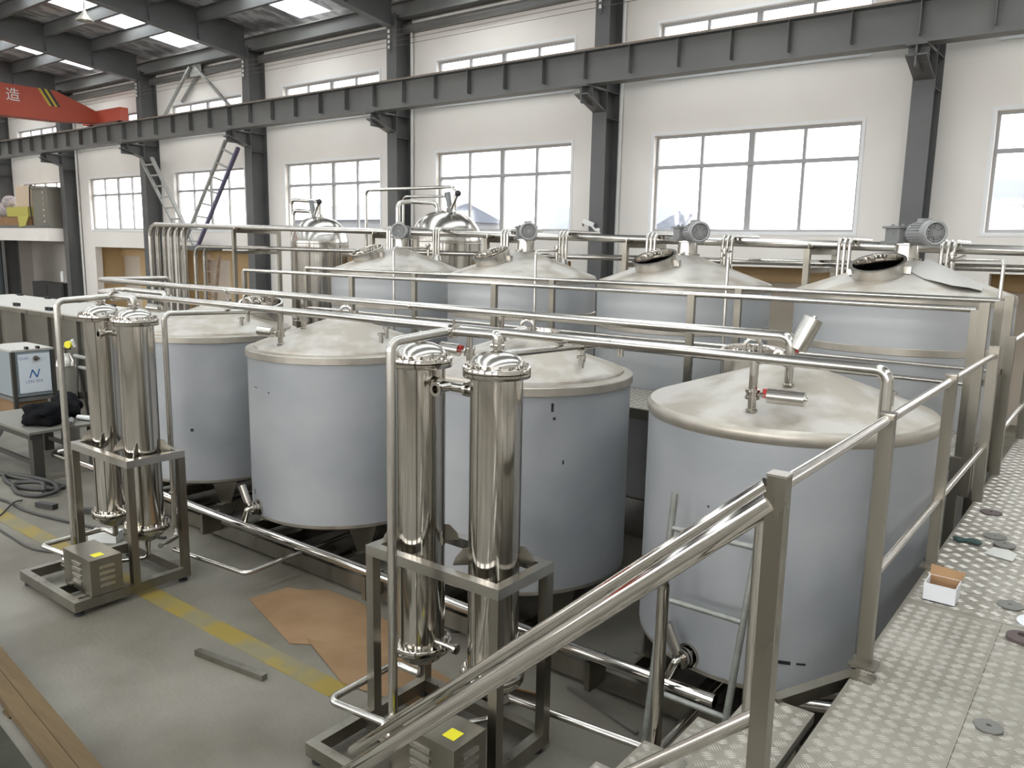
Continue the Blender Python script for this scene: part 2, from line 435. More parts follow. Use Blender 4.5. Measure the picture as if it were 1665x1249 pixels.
# outside: neighbouring sheds seen through the glass
for (x, y, w, d, h, nm) in ((-58, 54, 22, 10, 6.6, 'long low shed outside behind the dome vessels'), (-27, 46, 9, 9, 5.6, 'small pitched shed outside behind the security camera column'), (-5.5, 40, 7, 8, 6.4, 'narrow pitched shed outside behind the torn film tank'), (9, 40, 13, 9, 6.0, 'wide pitched shed outside past the walkway end')):
    t = thing('factory_shed', nm, 'building', (x, y, 0), 'sheds outside the hall')
    MB().box(x - w / 2, x + w / 2, y - d / 2, y + d / 2, 0, h - 1.6).build('wall', HOUSEW, t)
    MB().prism([(x - w / 2 - .4, y - d / 2 - .5, h - 1.6), (x - w / 2 - .4, y, h), (x - w / 2 - .4, y + d / 2 + .5, h - 1.6)], (w + .8, 0, 0)).build('roof', BLUEROOF, t)
tag(MB().box(-90, 40, YW + 2.05, 90, -0.3, -0.02).build('yard', HOUSEW), kind='structure')

# ------------------------------------------------------------------ columns, crane runway, rafters, purlins
ZB0, ZB1 = 6.05, 6.68
ordn = ['far left', 'mezzanine', 'crane', 'braced bay', 'braced bay right', 'middle', 'camera', 'agitator', 'end']
COLLAB = {0: 'grey steel wall column at the end wall beyond the walkway', 1: 'grey steel wall column beyond the walkway end',
  2: 'grey steel wall column behind the tank with torn lid film', 3: 'grey steel wall column carrying the small security camera',
  4: 'grey steel wall column behind the dome topped tank pair', 5: 'grey steel wall column between the braced bay and the dome vessels',
  6: 'grey steel wall column between the braced bay and the mezzanine', 7: 'grey steel wall column beside the mezzanine slab end', 8: 'grey steel wall column standing behind the mezzanine clutter'}
def column(cx, label, idx):
    t = thing('steel_column', label, 'column', (cx, 14.775, 0), 'columns along the window wall')
    MB().box(cx - .165, cx + .165, 14.5, 14.52, 0, 8.4).build('front_flange', GREY, t)
    MB().box(cx - .165, cx + .165, 15.03, 15.05, 0, 8.4).build('rear_flange', GREY, t)
    MB().box(cx - .01, cx + .01, 14.52, 15.03, 0, 8.4).build('web', GREY, t)
    c = MB().box(cx - .15, cx + .15, 13.78, 14.5, ZB0 - .04, ZB0)
    c.prism([(cx - .15, 14.5, 5.62), (cx - .15, 13.80, 5.86), (cx - .15, 13.80, 5.885), (cx - .15, 14.5, 5.645)], (.3, 0, 0))
    c.box(cx - .012, cx + .012, 13.80, 14.5, 5.70, ZB0 - .04)
    c.box(cx - .15, cx + .15, 13.99, 14.0, 5.79, ZB0 - .04)
    for z in (5.5, ZB0 - .03): c.box(cx + .01, cx + .16, 14.52, 15.03, z, z + .015)
    c.build('corbel', GREY, t)
    return t
for i, cx in enumerate(COLX): column(cx, COLLAB[i], i)
RAFL = ['end wall beyond the walkway', 'walkway end', 'torn film tank', 'security camera', 'dome tanks', 'braced bay, dome vessel side', 'braced bay, crane side', 'mezzanine end', 'mezzanine far end']
for i, cx in enumerate(COLX):
    t = thing('roof_rafter', 'deep grey steel roof rafter rising from the column at the ' + RAFL[i], 'rafter', (cx, RIDGE, 8), 'roof rafters')
    for s in (1, -1):
        ye = 14.5 if s > 0 else -8.95
        zb = lambda y: 8.07 + 0.128 * abs(ye - y); zt = lambda y: roof_z(y) - 0.06
        mid = RIDGE
        q = lambda y0, y1, z0, z1, z2, z3, w, m, nm: MB().quadbox([(cx - w, y0, z0), (cx + w, y0, z0), (cx + w, y1, z1), (cx - w, y1, z1), (cx - w, y0, z2), (cx + w, y0, z2), (cx + w, y1, z3), (cx - w, y1, z3)]).build(nm, m, t)
        q(ye, mid, zb(ye), zb(mid), zt(ye), zt(mid), .012, GREY, 'web')
        q(ye, mid, zb(ye), zb(mid), zb(ye) + .02, zb(mid) + .02, .11, GREYL, 'bottom_flange')
        q(ye, mid, zt(ye), zt(mid), zt(ye) + .02, zt(mid) + .02, .11, GREY, 'top_flange')
        for j in range(7):
            y = ye - s * (1.45 + 1.38 * j)
            if s * (y - mid) > 0.2: MB().box(cx - .1, cx + .1, y - .008, y + .008, zb(y) + .02, zt(y)).build('stiffener', GREY, t)
pys = [13.05 - 1.38 * j for j in range(8)] + [2 * RIDGE - (13.05 - 1.38 * j) for j in range(8)]
PURN = ['eaves', 'second', 'third', 'fourth', 'fifth', 'sixth', 'seventh', 'ridge']
for j, y in enumerate(pys):
    z = roof_z(y)
    mb = MB().box(X0, X1, y - .012, y + .012, z - .34, z - .015).box(X0, X1, y - .07, y + .012, z - .03, z - .015).box(X0, X1, y - .012, y + .09, z - .355, z - .34)
    o = mb.build('roof_purlin', GREY)
    tag(o, 'grey roof purlin, %s row up from the %s wall' % (PURN[j % 8], 'window' if j < 8 else 'opposite'), 'purlin', 'roof purlins')
tag(MB().box(X0, X1, 14.62, 14.9, 8.30, 8.34).box(X0, X1, 14.75, 14.77, 8.34, 8.66).box(X0, X1, 14.62, 14.9, 8.66, 8.69).build('eaves_beam', GREYL), 'grey eaves beam along the top of the window wall', 'beam')
tag(MB().box(X0, X1, 14.86, 15.04, 8.02, 8.2).build('wall_tie_beam', GREYL), 'slim grey tie beam under the eaves on the window wall', 'beam')
# crane runway beam
rb = thing('crane_runway_beam', 'long grey crane runway beam on column brackets with stiffener plates', 'beam', ((X0 + X1) / 2, 14.0, ZB0))
MB().box(X0 + .05, X1 - .05, 13.99, 14.01, ZB0 + .02, ZB1 - .02).build('web', GREYL, rb)
MB().box(X0 + .05, X1 - .05, 13.85, 14.15, ZB0, ZB0 + .02).build('bottom_flange', GREYL, rb)
MB().box(X0 + .05, X1 - .05, 13.83, 14.17, ZB1 - .02, ZB1).build('top_flange', GREYL, rb)
MB().box(X0 + .05, X1 - .05, 13.97, 14.03, ZB1, ZB1 + .06).build('crane_rail', RUST, rb)
st = None
x = COLX[0]
while x > X0 + .3:
    if st is None:
        st = MB().box(-.006, .006, 13.86, 13.99, ZB0 + .12, ZB1 - .02)
        st = st.build('stiffener', GREYL, rb); st.data.transform(Matrix.Translation(Vector((ORG[rb].x, 0, 0)))); st.location = (x - ORG[rb].x, 0, 0)
    else:
        c = st.copy(); COL.objects.link(c); c.location = (x - ORG[rb].x, 0, 0)
    x -= BAY / 6
# overhead crane
GX = -28.75
cr = thing('overhead_crane', 'orange red overhead crane girder resting on the runway beam', 'crane', (GX, 14.0, ZB1))
MB().box(-29.6, -27.0, 13.86, 14.14, ZB1 - .02 + .11, ZB1 + .5).build('end_carriage', CRANE, cr)
for x in (-29.3, -27.35): MB().cyl((x, 13.96, ZB1 + .172), (x, 14.04, ZB1 + .172), .11, n=20).build('wheel', BPAINT, cr)
g = MB()
hw = .28
sec = [(-8.4, 6.62, 7.05), (-7.2, 6.45, 7.62), (12.55, 6.68, 7.62), (13.95, 6.79, 7.10)]
for (ya, za0, za1), (yb, zb0, zb1) in zip(sec[:-1], sec[1:]):
    g.quadbox([(GX - hw, ya, za0), (GX + hw, ya, za0), (GX + hw, yb, zb0), (GX - hw, yb, zb0), (GX - hw, ya, za1), (GX + hw, ya, za1), (GX + hw, yb, zb1), (GX - hw, yb, zb1)])
g.build('bridge_girder', CRANE, cr)
MB().box(-29.6, -27.9, -8.55, -8.27, ZB1 + .09, ZB1 + .5).build('end_carriage', CRANE, cr)
xf = GX + hw
for j, mm in enumerate((YPAINT, BPAINT, YPAINT, BPAINT)):
    y = 12.0 + j * .09
    MB().prism([(xf, y, 7.62), (xf, y + .09, 7.62), (xf, y + .39, 7.12), (xf, y + .30, 7.12)], (.006, 0, 0)).build('warning_stripe', mm, cr)
text_mesh('lettering', '造', 0.42, WHITEP, cr, (xf + .004, 11.25, 7.28), (0, 1, 0), (0, 0, 1), .002)

# bracing frames in the bay with the crane bracket
def lattice(name, label, p0, p1, q0, q1, n, m2):
    t = thing(name, label, 'brace', tuple(Vector(p1)), 'lattice braces on the window wall')
    MB().bar(p0, p1, .07, .09, (0, 1, 0)).build('chord', BRACE, t); MB().bar(q0, q1, .07, .11, (0, 1, 0)).build('chord', m2, t)
    for i in range(n):
        f = (i + .6) / n
        MB().bar(Vector(p0).lerp(Vector(p1), f), Vector(q0).lerp(Vector(q1), f), .05, .05, (0, 1, 0)).build('rung', BRACE, t)
lattice('lattice_brace', 'sloping lattice brace with two plain grey chords on the window wall', (-26.85, 14.4, 5.58), (-24.42, 14.4, 2.75), (-26.15, 14.4, 5.58), (-23.85, 14.4, 2.75), 8, BRACE)
lattice('lattice_brace', 'sloping lattice brace with one violet chord on the window wall', (-21.75, 14.29, 5.85), (-24.34, 14.29, 2.75), (-21.15, 14.29, 5.6), (-23.49, 14.29, 2.75), 8, mat('violet_chord', (0.13, 0.12, 0.20), .5))
for a, b, lb in (((-26.0, 14.7, 6.7), (-24.15, 14.7, 8.25), 'single grey brace rising to the gusset from the crane side'), ((-21.85, 14.7, 6.72), (-23.85, 14.7, 8.2), 'single grey brace rising to the gusset from the dome vessel side'), ((-25.1, 14.95, 7.32), (-24.0, 14.95, 8.15), 'short grey brace close to the wall under the gusset')):
    tag(MB().bar(a, b, .07, .08, (0, 1, 0)).build('wall_brace', BRACE), lb, 'brace', 'single wall braces')
tag(MB().box(-24.5, -23.35, 14.25, 15.05, 2.62, 2.76).build('brace_bracket', GREY), 'dark grey bracket where the two lattice braces land', 'bracket')
tag(MB().box(-24.25, -23.65, 14.76, 14.78, 7.95, 8.30).build('gusset_plate', BRACE), 'grey gusset plate where the wall braces meet', 'plate')
# four bare wires in front of the wall, strung between insulators on the columns
for j in range(4):
    z = 7.62 + .12 * j
    tag(MB().tube([(X0 + .1, 14.46, z), (X1 - .1, 14.46, z)], .006, n=6).build('bare_wire', WIRE), ['lowest', 'second', 'third', 'topmost'][j] + ' of the four thin wires strung along the upper window wall', 'wire')
INSL = ['end wall beyond the walkway', 'walkway end', 'torn film tank', 'security camera', 'dome tanks', 'braced bay, dome vessel side', 'braced bay, crane side', 'mezzanine end', 'mezzanine far end']
for i, cx in enumerate(COLX):
    t = thing('insulator_rack', 'rack of pale insulators on the column at the ' + INSL[i], 'insulator', (cx, 14.46, 7.5), 'insulator racks')
    for j in range(4):
        z = 7.62 + .12 * j
        MB().cyl((cx - .04, 14.46, z - .03), (cx - .04, 14.46, z + .04), .035, .025, n=10).build('insulator', WHITEP, t)
    MB().box(cx - .06, cx - .02, 14.48, 14.50, 7.5, 8.08).build('strip', GREYL, t)
# conduits and downpipes
for i, (cx, lb) in enumerate(((COLX[3], 'security camera column'), (COLX[4], 'column behind the dome tanks'), (COLX[7], 'column beside the mezzanine'))):
    tag(MB().tube([(cx + .22, 14.98, 0), (cx + .22, 14.98, 8.2)], .04, n=10).build('downpipe', CONDUIT), 'white downpipe beside the ' + lb, 'pipe', 'white downpipes')
t = thing('security_camera', 'small white security camera on the grey wall column', 'camera', (-9.05, 14.42, 3.3))
MB().obox((-9.14, 14.40, 3.42), (.24, .1, .09), Euler((0, .35, .3)).to_matrix()).build('housing', WHITEP, t)
MB().cyl((-9.25, 14.37, 3.385), (-9.262, 14.366, 3.38), .035, n=12).build('lens', RUBBER, t)
MB().tube([(-9.08, 14.42, 3.37), (-9.0, 14.44, 3.28), (-8.96, 14.5, 3.26)], .022, .03, n=8).build('bracket', WHITEP, t)
MB().box(-9.0, -8.92, 14.47, 14.5, 3.2, 3.32).build('mount_plate', WHITEP, t)
# high bay lamp
t = thing('high_bay_lamp', 'conical metal high bay lamp hanging below the roof', 'lamp', (-18.9, 9.05, 7.6))
lx, ly = -18.9, 9.05
MB().lathe([(.012, 7.84), (.04, 7.81), (.06, 7.75), (.185, 7.61), (.19, 7.60), (.18, 7.605), (.055, 7.735), (0, 7.76)], (lx, ly, 0), 28).build('lamp_shade', LAMPM, t)
MB().sphere((lx, ly, 7.66), .05, 14, 8).build('bulb', WHITEP, t)
MB().tube([(lx, ly, 7.83), (lx, ly, roof_z(ly) - .02)], .012, n=6).build('hanging_cord', GREY, t)
# mezzanine at the far end
mz = thing('mezzanine_slab', 'white edged mezzanine slab at the far end of the hall', 'mezzanine', ((X0 + MX1) / 2, 14.6, 2.8))
MB().box(X0, MX1, 13.95, 15.035, 2.8, 3.20).box(X0, MX1, 13.95, 14.95, 3.20, 3.29).build('slab', WALL, mz)
MB().box(X0, MX1, 13.95, 14.05, 3.29, 3.40).build('kerb', GREYL, mz)
tag(MB().box(-36.4, -33.6, 14.55, 14.95, 0, 1.15).box(-36.3, -35.05, 14.53, 14.55, .1, 1.05).box(-34.95, -33.7, 14.53, 14.55, .1, 1.05).build('low_cabinet', DARK), 'dark low cabinet under the mezzanine slab', 'cabinet')
tag(MB().box(-40.6, -39.25, 14.5, 14.96, 0, 2.75).box(-40.5, -39.35, 14.48, 14.5, .1, 2.65).build('tall_locker', mat('locker_teal', (0.035, 0.045, 0.05), .5)), 'very dark tall locker under the mezzanine slab', 'locker')
tag(MB().box(-33.5, -33.3, 14.44, 14.47, 1.25, 1.65).build('wall_switch_box', WHITEP), 'small white switch box on the column under the mezzanine', 'switch box')
t = thing('ribbed_cabinet', 'dull metal cabinet with ribs standing on the mezzanine edge', 'cabinet', (-33.75, 14.5, 3.30))
MB().box(-34.65, -33.35, 14.1, 14.85, 3.29, 4.78).build('body', CABINET, t)
for j in range(6): MB().box(-33.75, -33.55, 14.075, 14.1, 3.5 + .22 * j, 3.58 + .22 * j).build('latch', SATIN, t)
MB().box(-34.7, -33.3, 14.06, 14.88, 4.78, 4.86).build('top', CABINET, t)
MB().tube([(-34.75, 14.1, 3.3), (-34.8, 14.05, 4.2), (-34.7, 14.05, 4.95), (-34.4, 14.1, 4.88)], .025, .1, n=6).build('cable', RUBBER, t)
t = thing('yellow_dust_sheet', 'yellow sheet draped over boxes on the mezzanine', 'sheet', (-35.8, 14.4, 3.3))
MB().box(-36.9, -34.9, 14.0, 14.8, 3.75, 4.12).prism([(-35.9, 14.0, 3.76), (-34.9, 14.0, 3.76), (-35.05, 13.93, 3.38), (-35.6, 13.92, 3.33)], (0, .02, 0)).build('sheet', YELLOWC, t)
tag(MB().box(-38.4, -35.3, 14.05, 14.8, 3.29, 3.75).build('long_carton', CARDD), 'long brown carton under the yellow sheet on the mezzanine', 'carton')
tag(MB().box(-36.3, -35.0, 14.15, 14.8, 4.12, 4.95).box(-36.25, -35.05, 14.13, 14.15, 4.16, 4.5).build('stacked_carton', mat('pale_carton', (.58, .46, .34), .8)), 'pale carton stacked on the yellow draped boxes', 'carton')
t = MB().sphere((-37.7, 14.4, 4.1), .5, 14, 10, (1.3, .7, .75)).sphere((-37.3, 14.3, 4.35), .3, 12, 8).build('wrapped_bundle', BUNDLE); t.location.z = 3.70
tag(t, 'pale wrapped bundle lying on the long carton', 'bundle')
# wooden / rusty ladder at the wall
t = thing('wall_ladder', 'rusty ladder leaning against the window wall behind the pipe risers', 'ladder', (-21.8, 13.6, 0))
for dx in (0, .55): MB().bar((-23.0 + dx + .1, 14.3, 2.5), (-21.9 + dx, 13.3, 0.0), .04, .09, (0, 1, 0)).build('ladder_rail', RUST, t)
for j in range(7):
    f = .06 + j * .145; p = Vector((-22.9, 14.3, 2.5)).lerp(Vector((-21.9, 13.3, 0)), f)
    MB().bar(p, p + Vector((.55, 0, 0)), .09, .03).build('rung', RUST, t)

# ================================================================== front row of tanks
TX = [-1.69, -3.83, -5.97, -8.11]
TY = 5.1
def leg_mesh(mb, cx, cy, th, r, zt, zb):
    d = Vector((math.sin(th), -math.cos(th), 0)); s = Vector((d.y, -d.x, 0)); c = Vector((cx, cy, 0)) + d * r
    pts = []
    for z, w in ((zb, .05), (zt, .13)):
        for a, b in ((-1, -.035), (1, -.035), (1, .035), (-1, .035)): pts.append(c + s * a * w + d * b + Vector((0, 0, z)))
    mb.quadbox(pts)
    mb.obox(c + Vector((0, 0, zb + .006)), (.14, .14, .012))
from mathutils.geometry import delaunay_2d_cdt
def holed_lid(tank, cx, cy, prof, m, mw):
    """cone lid with a real hole under the manway neck"""
    mx, my, z, tilt, r = mw
    R = Euler((tilt[0], tilt[1], 0)).to_matrix(); rh = r - .004
    ring = [Vector((mx, my, z)) + R @ Vector((rh * math.cos(2 * PI * i / 48), rh * math.sin(2 * PI * i / 48), 0)) for i in range(48)]
    inside = lambda x, y, g: (lambda q: math.hypot(q.x, q.y) < rh + g)(R.transposed() @ Vector((x - mx, y - my, ((x - mx) * R[0][2] + (y - my) * R[1][2]) / -R[2][2])))
    pts = []; n = 96
    for (rr, zz) in prof:
        if rr < 1e-6:
            if not inside(cx, cy, .01): pts.append((cx, cy))
            continue
        for i in range(n):
            p = (cx + rr * math.cos(2 * PI * i / n), cy + rr * math.sin(2 * PI * i / n))
            if not inside(p[0], p[1], .008): pts.append(p)
    b = len(pts); pts += [(p.x, p.y) for p in ring]
    edges = [(i, (i + 1) % n) for i in range(n)] + [(b + i, b + (i + 1) % 48) for i in range(48)]
    v2, _, f2, _, _, _ = delaunay_2d_cdt([Vector(p) for p in pts], edges, [], 0, 1e-6)
    def zr(x, y):
        q = math.hypot(x - cx, y - cy)
        for (r0, z0), (r1, z1) in zip(prof[:-1], prof[1:]):
            if q >= r1 - 1e-7: return z0 + (z1 - z0) * (min(q, r0) - r0) / (r1 - r0)
        return prof[-1][1]
    mb = MB(); mb.v = [(p.x, p.y, zr(p.x, p.y)) for p in v2]
    for f in f2:
        c = sum((v2[i] for i in f), Vector((0, 0))) / len(f)
        if not inside(c.x, c.y, -.0005): mb.f.append(tuple(f))
    return mb.build('cone_lid', m, tank)
CONE = [(r_, 1.978 + (.79 - r_) * .3388) for r_ in (.79, .68, .57, .46, .35, .24, .12)] + [(.05, 2.215), (0, 2.216)]
CONE_K = [(r_, 1.952 + (.862 - r_) * .341) for r_ in (.862, .75, .64, .53, .42, .31, .2, .12)] + [(.05, 2.215), (0, 2.216)]
CONE_B = [(r_, 2.575 + (.885 - r_) * .3655) for r_ in (.885, .77, .65, .53, .41, .29, .16)] + [(.13, 2.85), (0, 2.85)]
def front_tank(cx, label, knuckle, mw):
    t = thing('brewing_tank', label, 'tank', (cx, TY, 0), 'front row of film wrapped tanks')
    MB().lathe([(.872, .44), (.872, 1.90)], (cx, TY, 0), 96).build('shell', FILM, t)
    if knuckle:
        MB().lathe([(.872, 1.865), (.882, 1.885), (.886, 1.91), (.880, 1.935), (.862, 1.952)], (cx, TY, 0), 96).build('knuckle_rim', BAND, t)
        holed_lid(t, cx, TY, CONE_K, LID, mw)
    else:
        MB().lathe([(.873, 1.875), (.889, 1.88), (.889, 1.935), (.884, 1.942), (.815, 1.952)], (cx, TY, 0), 96).build('rim_band', BAND, t, 25)
        MB().lathe([(.818, 1.950), (.812, 1.968), (.79, 1.978)], (cx, TY, 0), 96).build('lid_edge', LID, t)
        holed_lid(t, cx, TY, CONE, LID, mw)
    MB().lathe([(.872, .44), (.866, .41), (.82, .385), (.45, .33), (0, .31)], (cx, TY, 0), 96).build('bottom_dish', BAND, t)
    for th in (60, 180, 300):
        mb = MB(); leg_mesh(mb, cx, TY, math.radians(th), .80, .43, .165); mb.build('leg', BRUSH, t)
    # drain nozzle low on the front
    a = math.radians(-13); d = Vector((math.sin(a), -math.cos(a), 0)); p = Vector((cx, TY, .50)) + d * .86
    MB().cyl(p, p + d * .03, .075, n=24).cyl(p + d * .03, p + d * .10, .038, n=16).build('drain_nozzle', STEEL, t)
    # short spare nozzles on the lid
    for (dx, dy, h) in ((.55, .05, .10), (.62, -.08, .08), (-.1, .25, .10)):
        r = math.hypot(dx, dy); z = 2.21 - (r - .12) * .345
        MB().cyl((cx + dx, TY + dy, z - .02), (cx + dx, TY + dy, z + h), .02, n=12).cyl((cx + dx, TY + dy, z + h - .02), (cx + dx, TY + dy, z + h), .034, n=14).build('lid_nozzle', SATIN, t)
    manway(t, *mw)
    return t
def manway(tank, mx, my, z, tilt, r=.19):
    R = Euler((tilt[0], tilt[1], 0)).to_matrix()
    m = MB().lathe([(r, -.16), (r, .07), (r + .018, .075), (r + .018, .09), (r - .010, .09)], (mx, my, z), 48, R).build('manway', SATIN, tank)
    ORG[m] = ORG[tank]
    MB().lathe([(r - .010, .09), (r - .012, .085), (r - .012, -.16), (r, -.16)], (mx, my, z), 48, R).build('neck_lining', MIRROR, m)
    hp = Vector((mx + .02, my - r - .01, z + .07))
    MB().tube([hp, hp + Vector((0, 0, .12)), hp + Vector((.09, .05, .12)), hp + Vector((.09, .05, .03))], .014, .045, n=8).build('lid_handle', SATIN, m)
    return m
n1 = front_tank(TX[0], 'film wrapped tank with rounded lid edge beside the diamond plate walkway', True, (-2.08, 5.48, 2.13, (.10, .05), .21))
n2 = front_tank(TX[1], 'film wrapped tank directly behind the filter pair by the stairs', False, (-4.0, 5.5, 2.12, (.04, .02), .2))
n3 = front_tank(TX[2], 'film wrapped tank behind the cardboard sheets on the floor', False, (-6.30, 5.5, 2.10, (.0, 0), .14))
n4 = front_tank(TX[3], 'film wrapped tank behind the filter pair near the workbench', False, (-7.88, 5.55, 2.15, (.17, .17), .23))

# front tank skid
sk = thing('tank_skid_frame', 'low dull steel skid frame carrying the front row of tanks', 'skid frame', (-5, 5.1, 0))
for y in (4.34, 5.9): MB().box(-9.35, -.85, y - .045, y + .045, .03, .165).build('long_beam', BRUSH, sk)
for cx in TX:
    for dx in (-.72, -.2, .55, .69): MB().box(cx + dx - .035, cx + dx + .035, 4.385, 5.855, .05, .164).build('cross_beam', BRUSH, sk)
    MB().cyl((cx, 4.34, 0), (cx, 4.34, .03), .05, n=14).build('foot', RUBBER, sk); MB().cyl((cx, 5.9, 0), (cx, 5.9, .03), .05, n=14).build('foot', RUBBER, sk)

# ------------------------------------------------------------------ valves and header pipes of the front row
def valve(name, label, x, y, z0, z1, adir, group, alen=.2, ar=.037, za=.45, red=True):
    """pipe stub from the lid up to the header with a butterfly valve and a cylinder actuator"""
    t = thing(name, label, 'valve', (x, y, z0), group)
    zm = z0 + (z1 - z0) * za
    MB().lathe([(.0, z0), (.034, z0), (.034, z0 + .012), (.024, z0 + .016), (.024, zm - .03), (.042, zm - .028), (.042, zm - .012), (.036, zm - .01), (.036, zm + .01), (.042, zm + .012), (.042, zm + .028), (.024, zm + .03), (.024, z1), (0, z1)], (x, y, 0), 20).build('valve_body', STEEL, t)
    d = Vector(adir).normalized(); p = Vector((x, y, zm))
    MB().cyl(p + d * .03, p + d * .09, .016, n=10).build('stem', STEEL, t)
    if red: MB().obox(p + d * .075 + Vector((0, 0, .012)), (.03, .03, .05)).build('red_indicator', RED, t)
    MB().cyl(p + d * .085, p + d * (.085 + alen), ar, n=24).cyl(p + d * (.085 + alen), p + d * (.1 + alen), .012, n=10).build('actuator', SATIN, t)
    x1, y1 = frame(d)
    for s in (-1, 1): MB().tube([p + x1 * .04 * s + Vector((0, 0, .02)), p + x1 * .07 * s + Vector((0, 0, .025))], .006, n=6).build('clamp_screw', STEEL, t)
    return t
def cone_z(r): return 1.95 + (.86 - r) * .343
AY, AZ, BY, BZ = 4.75, 2.41, 4.40, 2.314
G = 'pneumatic valves on the front tank lids'
valve('pneumatic_valve', 'valve with level actuator on the lid of the tank by the walkway', -1.66, BY, cone_z(.70), BZ - .07, (1, .12, .0), G, .2, .042, .42)
valve('pneumatic_valve', 'valve with upright slanting actuator above the tank by the walkway', -1.58, AY, cone_z(.37), AZ - .03, (.35, .2, .9), G, .2, .055, .55)
valve('pneumatic_valve', 'valve with level actuator on the tank behind the near filter pair', -3.77, BY, cone_z(.70), BZ - .02, (-1, -.15, .05), G, .16, .045, .5)
valve('pneumatic_valve', 'valve under the upper header on the tank behind the near filter pair', -3.76, AY, cone_z(.36), AZ - .02, (.3, .9, .2), G, .14, .036, .4, False)
valve('pneumatic_valve', 'valve with level actuator on the tank behind the cardboard sheets', -5.98, BY, cone_z(.70), BZ - .02, (-1, -.2, .05), G, .16, .045, .35, False)
valve('pneumatic_valve', 'valve under the upper header on the tank behind the cardboard sheets', -6.10, AY, cone_z(.37), AZ - .02, (-.9, .3, 0), G, .14, .036, .35, False)
valve('pneumatic_valve', 'valve with level actuator on the tank nearest the workbench', -8.40, 4.70, 2.072, 2.245, (-1, -.35, .05), G, .16, .045, .5, False)
ha = thing('header_pipe', 'upper long steel header pipe running over the front tanks', 'pipe', (-5, AY, AZ))
MB().tube([(-10.0, AY + .9, AZ - .2), (-10.0, AY + .9, AZ + .01), (-10.0, AY, AZ + .01), (-1.58, AY, AZ), (-1.58, AY, AZ - .12)], .031, .06, n=16).build('run', SATIN, ha)
for x in (-3.76, -6.10): MB().cyl((x, AY, AZ - .09), (x, AY, AZ), .022, n=14).build('drop', SATIN, ha)
for x in (-7.3, -4.7): MB().cyl((x - .012, AY, AZ), (x + .012, AY, AZ), .034, n=16).build('clamp', SATIN, ha)
hb = thing('header_pipe', 'lower long steel header pipe bending down beside the walkway post', 'pipe', (-5, BY, BZ))
MB().tube([(-8.40, 4.70, 2.235), (-8.40, 4.70, BZ + .02), (-9.3, 4.70, BZ + .02), (-9.3, BY, BZ), (-.96, BY, BZ), (-.96, BY, .42), (-1.3, BY - .15, .42)], .031, .06, n=16).build('run', SATIN, hb)
for x in (-3.77, -5.98): MB().cyl((x, BY, BZ - .1), (x, BY, BZ), .022, n=14).build('drop', SATIN, hb)
MB().tube([(-1.66, BY, BZ - .1), (-1.66, BY, BZ)], .025, n=14).build('drop', SATIN, hb)
for x in (-8.6, -2.6): MB().cyl((x - .012, BY, BZ), (x + .012, BY, BZ), .034, n=16).build('clamp', SATIN, hb)
hc = thing('drain_header_pipe', 'polished low drain pipe running along the front tank skid', 'pipe', (-6, 4.15, .3))
MB().tube([(-10.15, 4.75, .34), (-10.15, 4.13, .34), (-1.66, 4.13, .34)], .038, .07, n=18, caps=False).build('run', MIRROR, hc)
MB().cyl((-1.70, 4.13, .34), (-1.655, 4.13, .34), .040, n=18, caps=False).build('open_end', STEEL, hc)
for x in (-9.0, -6.9, -4.6, -2.5): MB().box(x - .02, x + .02, 4.10, 4.30, .10, .30).build('support', BRUSH, hc)
for cx, lb in zip(TX, ('tank by the walkway', 'tank behind the near filters', 'tank behind the cardboard', 'tank nearest the workbench')):
    t = thing('drain_valve', 'drain valve with small actuator low on the ' + lb, 'valve', (cx - .2, 4.2, .3), 'drain valves of the front tanks')
    a = math.radians(-13); d = Vector((math.sin(a), -math.cos(a), 0)); p = Vector((cx, TY, .50)) + d * .96
    q = Vector((p.x, p.y, .36)) + Vector((-.05, .0, 0))
    MB().tube([p - d * .02, p + d * .03, Vector((p.x - .06, 4.14, .37)), Vector((p.x - .06, 4.13, .34))], .026, .03, n=12).build('elbow', STEEL, t)
    for k in (0, .03): MB().cyl(p - d * (.055 - k), p - d * (.038 - k), .06, n=20).build('flange', STEEL, t)
    u = Vector((-.35, -.1, .9)).normalized()
    MB().cyl(p + u * .03, p + u * .06, .014, n=10).cyl(p + u * .06, p + u * .23, .035, n=20).build('actuator', SATIN, t)

